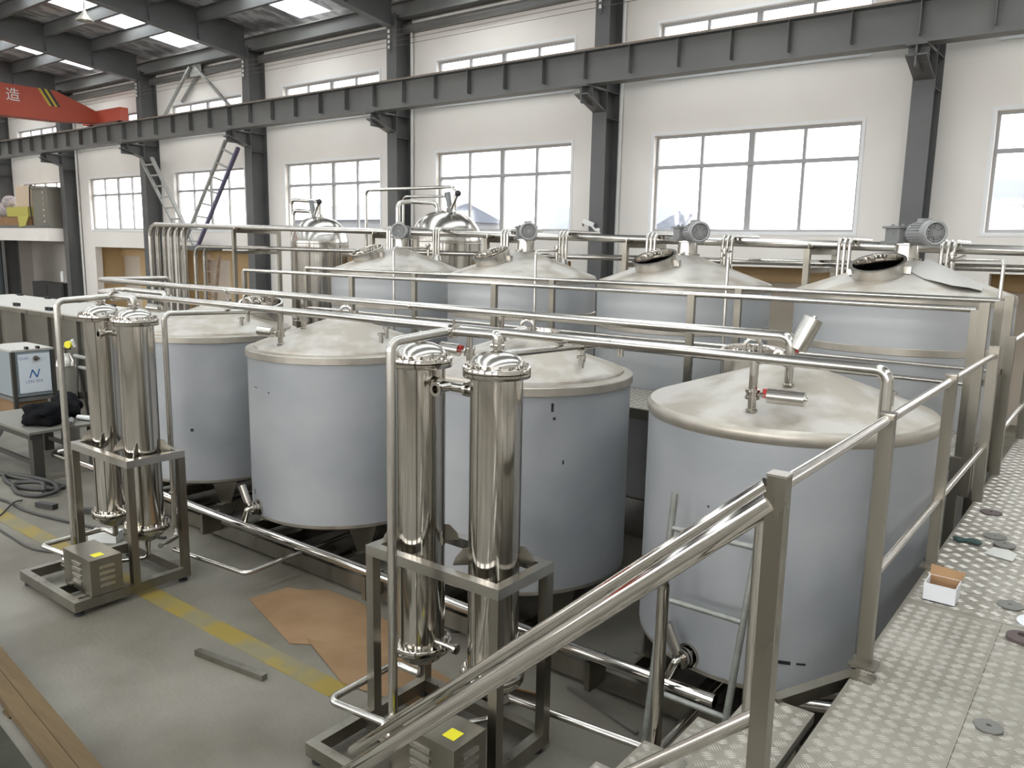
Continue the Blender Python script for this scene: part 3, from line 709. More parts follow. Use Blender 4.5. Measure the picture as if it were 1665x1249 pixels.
# ================================================================== back row of tanks with agitators
BYC = 7.93
def back_cone(r): return 2.575 + (.885 - r) * .37
def back_tank(cx, label):
    t = thing('mash_tank', label, 'tank', (cx, BYC, 0), 'back row of tanks with agitators')
    MB().lathe([(.9, .42), (.9, 2.09)], (cx, BYC, 0), 96).build('lower_shell', FILM_R, t)
    MB().lathe([(.9, 2.085), (.906, 2.09), (.906, 2.145), (.9, 2.15)], (cx, BYC, 0), 96).build('bare_band', BAND, t)
    MB().lathe([(.9, 2.145), (.9, 2.50)], (cx, BYC, 0), 96).build('upper_shell', FILM_R, t)
    MB().lathe([(.9, 2.495), (.905, 2.50), (.907, 2.54), (.90, 2.565), (.885, 2.575)], (cx, BYC, 0), 96).build('rim_band', BAND, t)
    MB().lathe([(.9, .42), (.88, .39), (.5, .33), (0, .3)], (cx, BYC, 0), 64).build('bottom_dish', BAND, t)
    for th in (45, 135, 225, 315):
        mb = MB(); leg_mesh(mb, cx, BYC, math.radians(th), .80, .42, .0); mb.build('leg', BRUSH, t)
    mx, my = cx - .10, BYC - .43; z = back_cone(.44); R = Euler((.36, -.08, 0)).to_matrix()
    holed_lid(t, cx, BYC, CONE_B, LID, (mx, my, z, (.36, -.08), .212))
    m = MB().lathe([(.215, -.05), (.215, .085), (.228, .088), (.228, .10), (.202, .10)], (mx, my, z), 48, R).build('manway', SATIN, t); ORG[m] = ORG[t]
    MB().lathe([(.202, .10), (.200, .095), (.200, -.05), (.215, -.05)], Vector((mx, my, z)), 48, R).build('neck_lining', MIRROR, m)
    hp = Vector((mx + .23, my + .02, z + .03)); MB().obox(hp, (.05, .05, .06)).build('hinge', SATIN, m); MB().obox(hp + Vector((-.47, .02, -.03)), (.04, .05, .05)).build('latch', SATIN, m)
    return t
def agitator(cx, label):
    t = thing('agitator_drive', label, 'motor', (cx + .02, BYC + .06, 2.85), 'agitator drives on the back tanks')
    c = Vector((cx - .005, BYC + .08, 0))
    MB().lathe([(.13, 2.845), (.13, 2.865), (.105, 2.87), (.10, 2.98), (.125, 2.985), (.125, 3.0)], c, 28).build('stand', SATIN, t)
    ax = Vector((.65, -.76, 0)).normalized(); sd = Vector((ax.y, -ax.x, 0)); R = Matrix((ax, -sd, Vector((0, 0, 1)))).transposed()
    g = MB().obox(c + Vector((0, 0, 3.075)) - ax * .06, (.25, .23, .12), R)
    g.build('gearbox', CAST, t)
    MB().obox(c + Vector((0, 0, 3.008)) - ax * .06, (.31, .28, .022), R).obox(c + Vector((0, 0, 3.142)) - ax * .06, (.30, .27, .02), R).build('gearbox_plate', CAST, t)
    for a in (-1, 1):
        for b in (-1, 1): MB().cyl(c + Vector((0, 0, 3.145)) + ax * (a * .09 - .04) + sd * b * .08, c + Vector((0, 0, 3.17)) + ax * (a * .09 - .04) + sd * b * .08, .012, n=8).build('bolt', CAST, t)
    p = c + Vector((0, 0, 3.085))
    MB().cyl(p + ax * .06, p + ax * .11, .07, n=24).build('coupling', CAST, t)
    mm = MB().cyl(p + ax * .12, p + ax * .37, .092, n=32)
    M3 = Matrix((sd, Vector((0, 0, 1)), ax)).transposed()
    mm.lathe([(.090, .36), (.108, .36), (.108, .43), (.098, .43), (.098, .371), (.09, .371)], p, 32, M3)
    for k in range(24):
        a = 2 * PI * k / 24; d = sd * math.cos(a) + Vector((0, 0, 1)) * math.sin(a)
        mm.bar(p + ax * .15 + d * .095, p + ax * .35 + d * .095, .006, .016, d)
    body = mm.build('motor', MOTOR, t); ORG[body] = ORG[t]
    f = p + ax * .431
    fn = MB().cyl(p + ax * .370, p + ax * .41, .03, n=16)
    for k in range(7):
        a = 2 * PI * k / 7; d = sd * math.cos(a) + Vector((0, 0, 1)) * math.sin(a); fn.bar(p + ax * .392 + d * .028, p + ax * .392 + d * .090, .004, .034, ax)
    fn.build('fan', RUBBER, body)
    gr = MB()
    for rr in (.02, .036, .052, .068):
        gr.torus(f + ax * .003, rr, .0045, 28, 6, M3)
    gr.torus(f + ax * .002, .092, .013, 32, 8, M3)
    for k in range(8):
        a = PI * k / 8; d = sd * math.cos(a) + Vector((0, 0, 1)) * math.sin(a); gr.bar(f - d * .10 + ax * .003, f + d * .10 + ax * .003, .005, .004, ax)
    gr.build('fan_grille', MOTOR, body)
    MB().obox(p + ax * .25 + Vector((0, 0, .105)) , (.09, .08, .04), R).build('terminal_box', MOTOR, body)
    return t
BL = ['agitator tank with torn film on its lid beside the walkway', 'agitator tank behind the front tank by the walkway', 'agitator tank second from the pipe risers', 'agitator tank nearest the dome topped vessels']
AL = ['grey agitator motor on the tank with torn lid film', 'grey agitator motor on the tank behind the walkway corner tank', 'grey agitator motor on the tank between the other drives', 'grey agitator motor on the tank nearest the dome vessels']
b1 = back_tank(TX[0], BL[0]); a1 = agitator(TX[0], AL[0])
for k in (1, 2, 3):
    clone(b1, (TX[k] - TX[0], 0, 0), BL[k]); clone(a1, (TX[k] - TX[0], 0, 0), AL[k])
def scuff(tank, cx, th, z, w, h):
    a = math.radians(th); d = Vector((math.sin(a), -math.cos(a), 0)); s = Vector((d.y, -d.x, 0)); R = Matrix((s, d, Vector((0, 0, 1)))).transposed()
    MB().obox(Vector((cx, TY, z)) + d * .873, (w, .003, h), R).build('scuff_mark', RUBBER, tank)
scuff(n2, TX[1], 52, 1.80, .018, .06); scuff(n2, TX[1], 53, 1.72, .02, .02); scuff(n2, TX[1], 58, 1.40, .012, .03)
scuff(n3, TX[2], -12, 1.62, .06, .006); scuff(n3, TX[2], 2, 1.60, .015, .012); scuff(n3, TX[2], -20, .62, .008, .05); scuff(n4, TX[3], 40, .98, .03, .03)
scuff(n1, TX[0], 24, .62, .07, .02); scuff(n1, TX[0], 30, .62, .05, .012); scuff(n1, TX[0], -8, 1.45, .012, .012); scuff(n1, TX[0], 12, 1.30, .01, .015)
# torn film patches lying on the walkway-side back tank lid
def lid_patch(pts, lift, nm, lab):
    mb = MB(); top = []; 
    for (x, y) in pts:
        r = math.hypot(x - TX[0], y - BYC); top.append((x, y, back_cone(r) + lift + .02 * math.sin(9 * x + 5 * y)))
    c = (sum(p[0] for p in pts) / len(pts), sum(p[1] for p in pts) / len(pts)); r = math.hypot(c[0] - TX[0], c[1] - BYC)
    n = len(top); mb.v = top + [(c[0], c[1], back_cone(r) + lift * .6)] + [(p[0], p[1], p[2] - .004) for p in top] + [(c[0], c[1], back_cone(r) + lift * .6 - .004)]
    for i in range(n):
        j = (i + 1) % n; mb.f.append((i, j, n)); mb.f.append((n + 1 + j, n + 1 + i, 2 * n + 1)); mb.f.append((j, i, n + 1 + i, n + 1 + j))
    tag(mb.build(nm, TORN), lab, 'film')
lid_patch([(-1.55, 7.55), (-1.42, 7.44), (-1.30, 7.40), (-1.20, 7.36), (-1.08, 7.42), (-1.0, 7.52), (-1.02, 7.75), (-1.2, 7.95), (-1.5, 7.9)], .025, 'torn_film', 'torn sheet of pale protective film curling on the tank lid')

# elbow bundles from the pipe rack down to the lids
ELB = ['walkway side agitator tank', 'second agitator tank from the walkway', 'third agitator tank from the walkway', 'agitator tank nearest the dome vessels']
for k, cx in enumerate(TX):
    for s, dx in (('manway side', -.66), ('motor side', .26)):
        t = thing('elbow_pipe_bundle', 'three bent pipes above the %s of the %s' % (s, ELB[k]), 'pipes', (cx + dx, 8.45, 2.7), 'bent pipe bundles above the back tanks')
        r = math.hypot(dx, .45); zc = back_cone(r)
        for j in range(3):
            x = cx + dx + (j - 1) * .05
            zr_ = 3.22 - (x + 15.9) / 17.9 * .32 + .047 + .017
            MB().tube([(x, 8.42, zc + .05), (x, 8.42, zr_), (x, 9.02 + .08 * j, zr_)], .019, .06, n=10).build('pipe', SATIN, t)
        MB().cyl((cx + dx, 8.42, zc - .01), (cx + dx, 8.42, zc + .07), .075, .055, n=18).build('manifold', SATIN, t)
    t = thing('spray_pipe', 'thin lid pipe of the %s' % ELB[k], 'pipe', (cx + .88, 6.98, 1.55), 'thin lid pipes of the back tanks')
    zc = back_cone(math.hypot(.3, .25))
    MB().tube([(cx + .34, 8.18, zc), (cx + .34, 8.18, 2.93)], .022, n=12).build('riser', SATIN, t)
    for z in (zc + .06, zc + .13, 2.9): MB().cyl((cx + .34, 8.18, z), (cx + .34, 8.18, z + .018), .036, n=16).build('clamp', STEEL, t)
    MB().tube([(cx + .34, 8.16, 2.86), (cx + .5, 7.9, 2.865), (cx + .88, 7.001, 2.87), (cx + .88, 7.001, 1.46)], .014, .05, n=10).build('pipe', SATIN, t)
    MB().tube([(cx + .36, 8.12, zc + .10), (cx + .46, 8.05, zc + .14)], .012, n=8).build('valve_handle', STEEL, t)

# pipe rack behind the back tanks
PN = ['first', 'second', 'third', 'fourth', 'fifth', 'sixth']
for i in range(6):
    y = 8.64 + .146 * i
    o = MB().tube([(-15.9, y, 0.2), (-15.9, y, 3.22), (2.0, y, 2.90)], .047, .24, n=14).build('rack_pipe', SATIN)
    tag(o, '%s steel riser pipe counted from the trough, bending over into the pipe rack' % PN[i], 'pipe', 'tall bent pipes of the rack')
for i in range(2):
    y = 9.0 + .2 * i
    o = MB().tube([(-14.9, y, 0.2), (-14.9, y, 2.80), (2.0, y, 2.785)], .036, .2, n=14).build('lower_rack_pipe', SATIN)
    tag(o, ['nearer', 'farther'][i] + ' of the two lower steel rack pipes behind the back tanks', 'pipe', 'lower rack pipes')
for k, (x, lb) in enumerate(((-12.9, 'pipe risers'), (-9.3, 'dome vessels'), (-7.05, 'third and fourth back tanks'), (-4.9, 'second and third back tanks'), (-2.75, 'first and second back tanks'))):
    t = thing('pipe_support_frame', 'square tube pipe support frame near the ' + lb, 'support frame', (x, 9.1, 0), 'pipe rack support frames')
    zt = 3.0 if x > -10 else 3.08
    top = 3.22 - (x + 15.9) / 17.9 * .32 - .045
    for y in (8.56, 9.52): MB().box(x - .03, x + .03, y - .03, y + .03, 0, top).build('post', BRUSH, t)
    MB().box(x - .03, x + .03, 8.59, 9.49, top - .06, top).build('upper_crossbar', BRUSH, t)
    MB().box(x - .03, x + .03, 8.59, 9.49, 2.69, 2.745).build('lower_crossbar', BRUSH, t)
    for j in range(7): MB().tube([(x, 8.567 + .146 * j, top - .005), (x, 8.567 + .146 * j, top + .06)], .006, n=6).build('clip', SATIN, t)

# ------------------------------------------------------------------ dome topped vessels
def dome_vessel(x, y, r, zs, zt, label):
    t = thing('dome_vessel', label, 'tank', (x, y, 0), 'dome topped vessels')
    MB().lathe([(r, .35), (r, zs)], (x, y, 0), 72).build('shell', STEEL, t)
    h = zt - zs
    MB().lathe([(r, zs), (r * 1.005, zs + .01)] + [(r * math.cos(a) ** .8 if a < PI / 2 else 0, zs + .01 + h * math.sin(a)) for a in [PI / 2 * i / 12 for i in range(1, 13)]][:-1] + [(0, zt + .01)], (x, y, 0), 72).build('dome_head', SATIN, t)
    for z in (zs, 1.9): MB().lathe([(r, z - .012), (r + .012, z - .008), (r + .012, z + .008), (r, z + .012)], (x, y, 0), 72).build('weld_band', SATIN, t)
    for a in (45, 135, 225, 315): MB().cyl((x + (r - .1) * math.cos(math.radians(a)), y + (r - .1) * math.sin(math.radians(a)), 0), (x + (r - .1) * math.cos(math.radians(a)), y + (r - .1) * math.sin(math.radians(a)), .36), .05, n=12).build('leg', BRUSH, t)
    MB().lathe([(r, .35), (r * .6, .25), (0, .2)], (x, y, 0), 48).build('bottom_head', SATIN, t)
    MB().cyl((x, y, zt - .02), (x, y, zt + .06), .07, n=18).cyl((x, y, zt + .02), (x, y, zt + .04), .10, n=20).build('top_nozzle', STEEL, t)
    return t
DY = 10.8
dome_vessel(-13.28, DY, .57, 2.88, 3.42, 'tall narrower dome topped vessel with two pipes bent over its top')
dome_vessel(-9.82, DY, .625, 2.95, 3.50, 'wider polished dome topped vessel behind the back tanks')
for (pts, r, lb) in (
    ([(-13.28, DY, 3.46), (-13.28, DY, 3.74), (-14.05, DY - .1, 3.78), (-14.05, DY - .1, .3)], .04, 'outer pipe bending over the tall dome vessel'),
    ([(-13.40, DY - .1, 3.40), (-13.40, DY - .1, 3.54), (-13.93, DY - .15, 3.56), (-13.93, DY - .15, .3)], .035, 'inner pipe bending over the tall dome vessel'),
    ([(-9.62, DY, 3.5), (-9.62, DY, 3.92), (-11.9, DY, 3.92), (-11.9, DY, .3)], .03, 'topmost long pipe reaching over the wider dome vessel'),
    ([(-9.78, DY, 3.5), (-9.78, DY, 3.76), (-10.9, DY, 3.78), (-10.9, DY, .3)], .022, 'thin lower pipe reaching over the wider dome vessel'),
    ([(-9.95, DY - .1, 3.46), (-9.95, DY - .1, 3.64), (-10.32, DY - .4, 3.66), (-10.32, DY - .7, 3.62), (-10.32, DY - .7, 2.4)], .04, 'short thick pipe in front of the wider dome vessel')):
    tag(MB().tube(pts, r, .1, n=12).build('vessel_pipe', SATIN), lb, 'pipe', 'pipes on the dome vessels')
for (x, z, lb) in ((-13.22, 3.48, 'tall'), (-9.55, 3.55, 'wider')):
    t = thing('dome_valve', 'valve with dark knob on top of the %s dome vessel' % lb, 'valve', (x, DY, z), 'valves on the dome vessels')
    yv = DY - .17
    MB().cyl((x - .01, yv, z - .09), (x - .10, yv, z + .26), .03, .06, n=14).build('body', CAST, t)
    MB().cyl((x - .01, yv, z - .02), (x + .12, yv, z + .19), .025, n=12).build('arm', STEEL, t)
    MB().sphere((x + .15, yv, z + .24), .055, 12, 8).build('knob', RUBBER, t)

# ================================================================== middle platform between the two rows
PZ = 1.55
mp = thing('middle_platform', 'raised chequer plate platform between the two tank rows', 'platform', (-5.5, 6.5, 0))
for i in range(5): MB().box(-10.4 + 1.92 * i, -10.4 + 1.92 * (i + 1) - .006, 6.07, 6.98, PZ - .006, PZ).build('deck_plate', DECK, mp)
for y in (6.075, 6.97): MB().box(-10.4, -.8, y - .02, y + .02, PZ - .09, PZ - .007).build('edge_beam', BRUSH, mp)
for x in (-10.2, -7.05, -4.9, -2.76, -.85):
    for y in (6.12, 6.93): MB().box(x - .03, x + .03, y - .03, y + .03, 0, PZ - .09).build('support_leg', BRUSH, mp)
MB().box(-.80, -.74, 6.07, 6.98, 1.30, PZ).build('step_riser', BRUSH, mp)
def chequer(mb, x0, x1, y0, y1, z, pitch=.046, L=.036, nb=5, single=False, h=.0018):
    nx = int((x1 - x0) / pitch); ny = int((y1 - y0) / pitch)
    for i in range(nx):
        for j in range(ny):
            cx = x0 + (i + .5) * pitch; cy = y0 + (j + .5) * pitch; o = (i + j) % 2
            a = PI / 4 if o else -PI / 4
            ux, uy = math.cos(a), math.sin(a); vx, vy = -uy, ux
            if single: bars = [(0, L * .62, L * .30)]
            else: bars = [((k - (nb - 1) / 2) * L / nb * .95, L / 2 * (1 - .12 * abs(k - (nb - 1) / 2)), L / nb * .30) for k in range(nb)]
            for (off, hl, hwid) in bars:
                ox, oy = cx + vx * off, cy + vy * off; b = len(mb.v)
                mb.v += [(ox - ux * hl, oy - uy * hl, z), (ox + vx * hwid, oy + vy * hwid, z), (ox + ux * hl, oy + uy * hl, z), (ox - vx * hwid, oy - vy * hwid, z), (ox - ux * hl * .5, oy - uy * hl * .5, z + h), (ox + ux * hl * .5, oy + uy * hl * .5, z + h)]
                mb.f += [(b, b + 3, b + 4), (b + 3, b + 2, b + 5), (b + 3, b + 5, b + 4), (b + 2, b + 1, b + 5), (b + 1, b, b + 4), (b + 1, b + 4, b + 5)]
mb = MB(); chequer(mb, -10.3, -.85, 6.1, 6.95, PZ, .07, .06, single=True, h=.004); o = mb.build('tread_pattern', RIDGEM, mp); o['kind'] = 'stuff'
def rail_line(name, label, y, xs, zt, zm, x_end, foot):
    t = thing(name, label, 'railing', ((xs[0] + xs[-1]) / 2, y, PZ), 'platform railings')
    for x in xs: MB().box(x - .03, x + .03, y - .02, y + .02, foot, zt).build('post', BRUSH, t)
    MB().tube([(xs[0], y, zt), (x_end, y, zt)], .021, n=14).build('top_rail', SATIN, t)
    MB().tube([(xs[0], y, zm), (x_end, y, zm)], .017, n=12).build('mid_rail', SATIN, t)
rail_line('platform_railing', 'platform railing along the side of the front tanks', 6.1, [-9.0, -6.97, -4.92, -2.86, -.83], 2.55, 2.05, -.83, PZ)
rail_line('platform_railing', 'platform railing along the side of the agitator tanks', 6.95, [-8.85, -6.83, -4.83, -2.81, -.80], 2.575, 2.05, -.80, PZ)

# ================================================================== right hand walkway
WZ = 1.30
WXE = -.70
wk = thing('walkway_platform', 'chequer plate walkway beside the tanks littered with discs', 'walkway', (.3, 4, 0))
for (a, b, c, d) in ((WXE, -.305, -1.4, 3.985), (-.303, 1.5, -1.4, 3.985), (WXE, 1.5, 3.99, 6.03), (WXE, 1.5, 6.035, 9.3)):
    MB().box(a, b, c, d, WZ - .008, WZ).build('deck_plate', DECK, wk)
MB().box(WXE, WXE + .04, -1.4, 9.3, WZ - .13, WZ - .009).build('edge_beam', BRUSH, wk)
MB().box(1.46, 1.5, -1.4, 9.3, WZ - .13, WZ - .009).build('edge_beam', BRUSH, wk)
for y in (-1.2, 1.6, 3.9, 6.0, 9.2):
    MB().box(WXE + .04, 1.46, y - .03, y + .03, WZ - .10, WZ - .009).build('cross_beam', BRUSH, wk)
    for x in (WXE + .05, 1.43): MB().box(x - .03, x + .03, y - .03, y + .03, 0, WZ - .10).build('support_leg', BRUSH, wk)
mb = MB(); chequer(mb, WXE + .01, .75, 1.3, 3.97, WZ, .054, .047, h=.0024); o = mb.build('tread_pattern', RIDGEM, wk); o['kind'] = 'stuff'
mb = MB(); chequer(mb, WXE + .01, .95, 4.0, 9.25, WZ, .054, .047, nb=3, h=.0028); o = mb.build('tread_pattern', RIDGEM, wk); o['kind'] = 'stuff'
RX = -.685
rl = thing('walkway_railing', 'square post railing along the walkway edge facing the tanks', 'railing', (RX, 4, WZ))
for (y, zt) in ((2.05, 2.325), (3.21, 2.31), (4.50, 2.31)):
    w = .025
    MB().box(RX - w, RX + w, y - w, y + w, WZ, zt).build('post', BRUSH, rl)
    MB().box(RX - w - .002, RX + w + .002, y - w - .002, y + w + .002, zt, zt + .006).build('post_cap', SATIN, rl)
    MB().box(RX - .05, RX + .05, y - .05, y + .05, WZ, WZ + .008).build('base_plate', BRUSH, rl)
for (y, zt) in ((5.98, 2.33), (6.80, 2.33), (8.35, 2.33)):
    MB().box(RX - .03, RX + .03, y - .03, y + .03, WZ, zt).build('post', BRUSH, rl)
MB().tube([(RX, 2.08, 2.295), (RX, 5.95, 2.275)], .019, n=14).build('top_rail', SATIN, rl)
MB().tube([(RX, 3.24, 1.67), (RX, 5.95, 1.665)], .017, n=12).build('mid_rail', SATIN, rl)
MB().tube([(RX, 6.83, 2.28), (RX, 9.2, 2.28)], .019, n=12).build('top_rail', SATIN, rl)
MB().tube([(RX, 6.83, 1.62), (RX, 9.2, 1.62)], .019, n=12).build('mid_rail', SATIN, rl)
t = thing('corner_guard_posts', 'pair of tall square posts where the platform meets the walkway', 'post', (-.75, 6.5, WZ))
for (x, y, zt) in ((-.775, 6.04, 2.60), (-.73, 6.88, 2.62)): MB().box(x - .03, x + .03, y - .03, y + .03, WZ, zt).build('post', BRUSH, t)
MB().box(-.76, -.72, 6.08, 6.84, 2.05, 2.09).build('tie_bar', BRUSH, t)

# ------------------------------------------------------------------ stairs
stt = thing('steel_stairs', 'chequer plate steel stairs descending from the walkway', 'stairs', (-1.5, 2.4, 0))
SY0, SY1 = 1.55, 2.76
steps = [(-.735, -.96, 1.285), (-.93, -1.17, 1.10), (-1.14, -1.395, .905), (-1.36, -1.62, .71), (-1.585, -1.845, .515), (-1.81, -2.07, .32), (-2.03, -2.29, .125)]
for (xa, xb, z) in steps:
    tr = MB().box(xb, xa, SY0, SY1, z - .005, z).box(xb, xb + .005, SY0, SY1, z - .04, z - .005).box(xa - .005, xa, SY0, SY1, z - .04, z - .005).build('tread', DECK, stt); ORG[tr] = ORG[stt]
    mb = MB(); chequer(mb, xb + .004, xa - .004, SY0 + .01, SY1 - .01, z, .054, .047, h=.0024); o = mb.build('tread_pattern', RIDGEM, tr); o['kind'] = 'stuff'
for y in (SY0 + .08, SY1 - .12):
    MB().quadbox([(-.75, y - .02, 1.05), (-.75, y + .02, 1.05), (-2.2, y + .02, -.0), (-2.2, y - .02, -.0), (-.75, y - .02, 1.24), (-.75, y + .02, 1.24), (-2.32, y + .02, .08), (-2.32, y - .02, .08)]).build('stringer', BRUSH, stt)
MB().bar((-.67, 3.16, WZ - .03), (-.86, 2.74, WZ - .025), .004, .05).bar((-.69, 3.17, WZ - .006), (-.88, 2.75, WZ - .004), .045, .004).build('angle_bracket', BRUSH, stt)
sl = .954
def rz(x): return 2.251 - .912 * (-.701 - x)
t = thing('stair_handrail', 'thick polished stair handrail fixed to the walkway end post', 'handrail', (-1.4, 2.05, 0))
MB().tube([(-.70, 2.05, rz(-.70)), (-2.75, 2.05, rz(-2.75))], .0325, n=28).build('rail', MIRROR, t)
MB().tube([(-.70, 2.05, 1.635), (-2.1, 2.05, 1.635 - 1.4 * .912)], .021, n=16).build('lower_rail', SATIN, t)
MB().box(-2.68, -2.62, 2.02, 2.08, 0, rz(-2.65)).build('post', BRUSH, t)
t = thing('stair_handrail', 'polished handrail on the tank side of the stairs, on a round post', 'handrail', (-2, 2.6, 0))
fz = lambda x: 2.072 - .89 * (-.977 - x)
MB().tube([(-.89, 2.55, 2.146), (-2.96, 2.55, .30)], .0255, n=24).build('rail', MIRROR, t)
MB().cyl((-.90, 2.55, 1.285), (-.90, 2.55, 2.14), .022, n=14).build('newel_post', SATIN, t)
MB().tube([(-1.38, 2.83, .0), (-1.38, 2.83, 1.58), (-1.25, 2.56, 1.81)], .024, .06, n=18).build('round_post', STEEL, t)
# galvanised ladder leaning near the walkway-side tank
t = thing('galvanised_ladder', 'galvanised pipe ladder standing against the tank by the walkway', 'ladder', (-1.7, 4.0, 0))
MB().tube([(-1.99, 3.93, 0), (-1.92, 4.02, 1.56)], .020, n=12).build('ladder_rail', GALV, t)
MB().tube([(-1.545, 3.93, 0), (-1.435, 4.02, 1.37)], .020, n=12).build('ladder_rail', GALV, t)
for (z) in (.38, .94, 1.36):
    f = z / 1.56
    MB().tube([(-1.99 + .07 * f, 3.93 + .09 * f, z), (-1.545 + .11 * f, 3.93 + .09 * f, z)], .017, n=10).build('rung', GALV, t)

# ================================================================== filter skids (built once, then copied)
FX0, FX1, FY0, FYM, FY1 = -3.42, -2.42, 2.60, 3.10, 3.57
fs = thing('filter_skid', 'polished twin filter skid with pump standing by the stairs', 'filter skid', (-2.9, 3.1, 0), 'twin filter skids')
w = .03
def hollow(mb, a, b, c, d, z0, z1, w):
    mb.box(a, a + 2 * w, c, d, z0, z1).box(b - 2 * w, b, c, d, z0, z1).box(a + 2 * w, b - 2 * w, c, c + 2 * w, z0, z1).box(a + 2 * w, b - 2 * w, d - 2 * w, d, z0, z1)
for (a, b, c, d) in ((FX0, FX0 + .06, FY0, FY1), (FX1 - .06, FX1, FY0, FY1), (FX0 + .06, FX1 - .06, FY0, FY0 + .06), (FX0 + .06, FX1 - .06, FY1 - .06, FY1), (FX0 + .06, FX1 - .06, 2.99, 3.04), (-2.88, -2.82, FY0 + .06, 2.99), (-2.56, -2.50, FY0 + .06, 2.99)):
    MB().box(a, b, c, d, .045, .125).build('base_tube', BRUSH, fs)
for (x, y) in ((FX0 + .05, FY0 + .05), (FX1 - .05, FY0 + .05), (FX0 + .05, FY1 - .05), (FX1 - .05, FY1 - .05)): MB().cyl((x, y, 0), (x, y, .018), .035, n=16).cyl((x, y, .018), (x, y, .045), .014, n=10).build('foot', RUBBER, fs)
for x in (FX0 + .03, FX1 - .03):
    for y in (FYM, FY1 - .03): MB().box(x - w, x + w, y - w, y + w, .125, 1.10).build('table_leg', BRUSH, fs)
for (a, b, c, d) in ((FX0, FX0 + .06, FYM - .03, FY1), (FX1 - .06, FX1, FYM - .03, FY1), (FX0 + .06, FX1 - .06, FYM - .03, FYM + .03), (FX0 + .06, FX1 - .06, FY1 - .06, FY1)):
    MB().box(a, b, c, d, 1.10, 1.16).build('table_frame', SATIN, fs)
def housing(hx, hy):
    h = MB().lathe([(.143, .52), (.143, 2.235)], (hx, hy, 0), 56).build('filter_housing', STEEL, fs); ORG[h] = ORG[fs]
    for zc in (2.245, .505):
        MB().lathe([(.143, zc - .03), (.180, zc - .028), (.183, zc - .024), (.183, zc - .003), (.172, zc), (.183, zc + .003), (.183, zc + .024), (.180, zc + .028), (.140, zc + .03)], (hx, hy, 0), 56).build('flange', STEEL, h)
        bm_ = MB()
        for k in range(16):
            a = 2 * PI * k / 16; bm_.cyl((hx + .163 * math.cos(a), hy + .163 * math.sin(a), zc + .025), (hx + .163 * math.cos(a), hy + .163 * math.sin(a), zc + .045), .0095, n=6)
        bm_.build('flange_bolts', STEEL, h)['kind'] = 'stuff'
    MB().lathe([(.150, 2.27)] + [(.148 * math.cos(PI / 2 * i / 9), 2.275 + .085 * math.sin(PI / 2 * i / 9)) for i in range(9)] + [(0, 2.361)], (hx, hy, 0), 56).build('dome_lid', SATIN, h)
    MB().lathe([(.150, .48), (.13, .43), (.07, .385), (.025, .37), (.022, .31), (0, .31)], (hx, hy, 0), 48).build('bottom_cap', STEEL, h)
    MB().cyl((hx, hy, 2.355), (hx, hy, 2.40), .024, n=14).cyl((hx, hy, 2.375), (hx, hy, 2.387), .040, n=16).build('top_nozzle', STEEL, h)
    for k in range(4):
        a = PI / 4 + PI / 2 * k; d = Vector((math.cos(a), math.sin(a), 0)); s = Vector((-d.y, d.x, 0)); c = Vector((hx, hy, 1.16)) + d * .14
        pl = [c + Vector((0, 0, .10)), c + d * .03 + Vector((0, 0, .095)), c + d * .075 + Vector((0, 0, .045)), c + d * .09, c]
        MB().prism([p - s * .004 for p in pl], s * .008).build('gusset', BRUSH, h)
    return h
HR, HL, HY = -2.66, -3.22, 3.33
housing(HL, HY); housing(HR, HY)
# connection between the two housings near the top
MB().cyl((HL + .13, HY - .03, 2.13), (HR - .13, HY - .03, 2.13), .026, n=16).build('link_pipe', STEEL, fs)
MB().cyl((-2.96, HY - .03, 2.13), (-2.96, HY - .15, 2.13), .024, n=16, caps=False).build('link_branch', STEEL, fs)
for x in (-3.05, -2.84): MB().cyl((x - .01, HY - .03, 2.13), (x + .01, HY - .03, 2.13), .042, n=18).build('clamp', STEEL, fs)
MB().lathe([(.022, 0), (.040, 0), (.040, .015), (.022, .015), (.022, 0)], (-2.96, HY - .145, 2.13), 24, Matrix.Rotation(PI / 2, 3, 'X')).build('open_ferrule', STEEL, fs)
# sampling valve low on the left housing
MB().cyl((HL + .14, HY - .02, .57), (HL + .30, HY - .02, .57), .018, n=12).cyl((HL + .22, HY - .02, .535), (HL + .22, HY - .02, .62), .012, n=10).cyl((HL + .29, HY - .02, .57), (HL + .31, HY - .02, .57), .03, n=14).build('sample_valve', STEEL, fs)
# overhead pipe from the right housing to the pump
MB().tube([(HR, HY, 2.395), (HR, HY, 2.44), (-3.0, HY, 2.435), (-3.0, 2.88, 2.41), (-3.0, 2.88, .24)], .026, .055, n=16).build('pump_riser', SATIN, fs)
MB().cyl((-2.985, HY + .0, 2.437), (-2.955, HY, 2.437), .042, n=18).cyl((-2.97, HY, 2.437), (-2.97, HY, 2.50), .008, n=8).build('clamp', STEEL, fs)
MB().tube([(HL, HY, 2.39), (HL, HY, 2.41), (HL + .02, HY - .03, 2.41)], .012, .01, n=8).build('vent_cock', STEEL, fs)
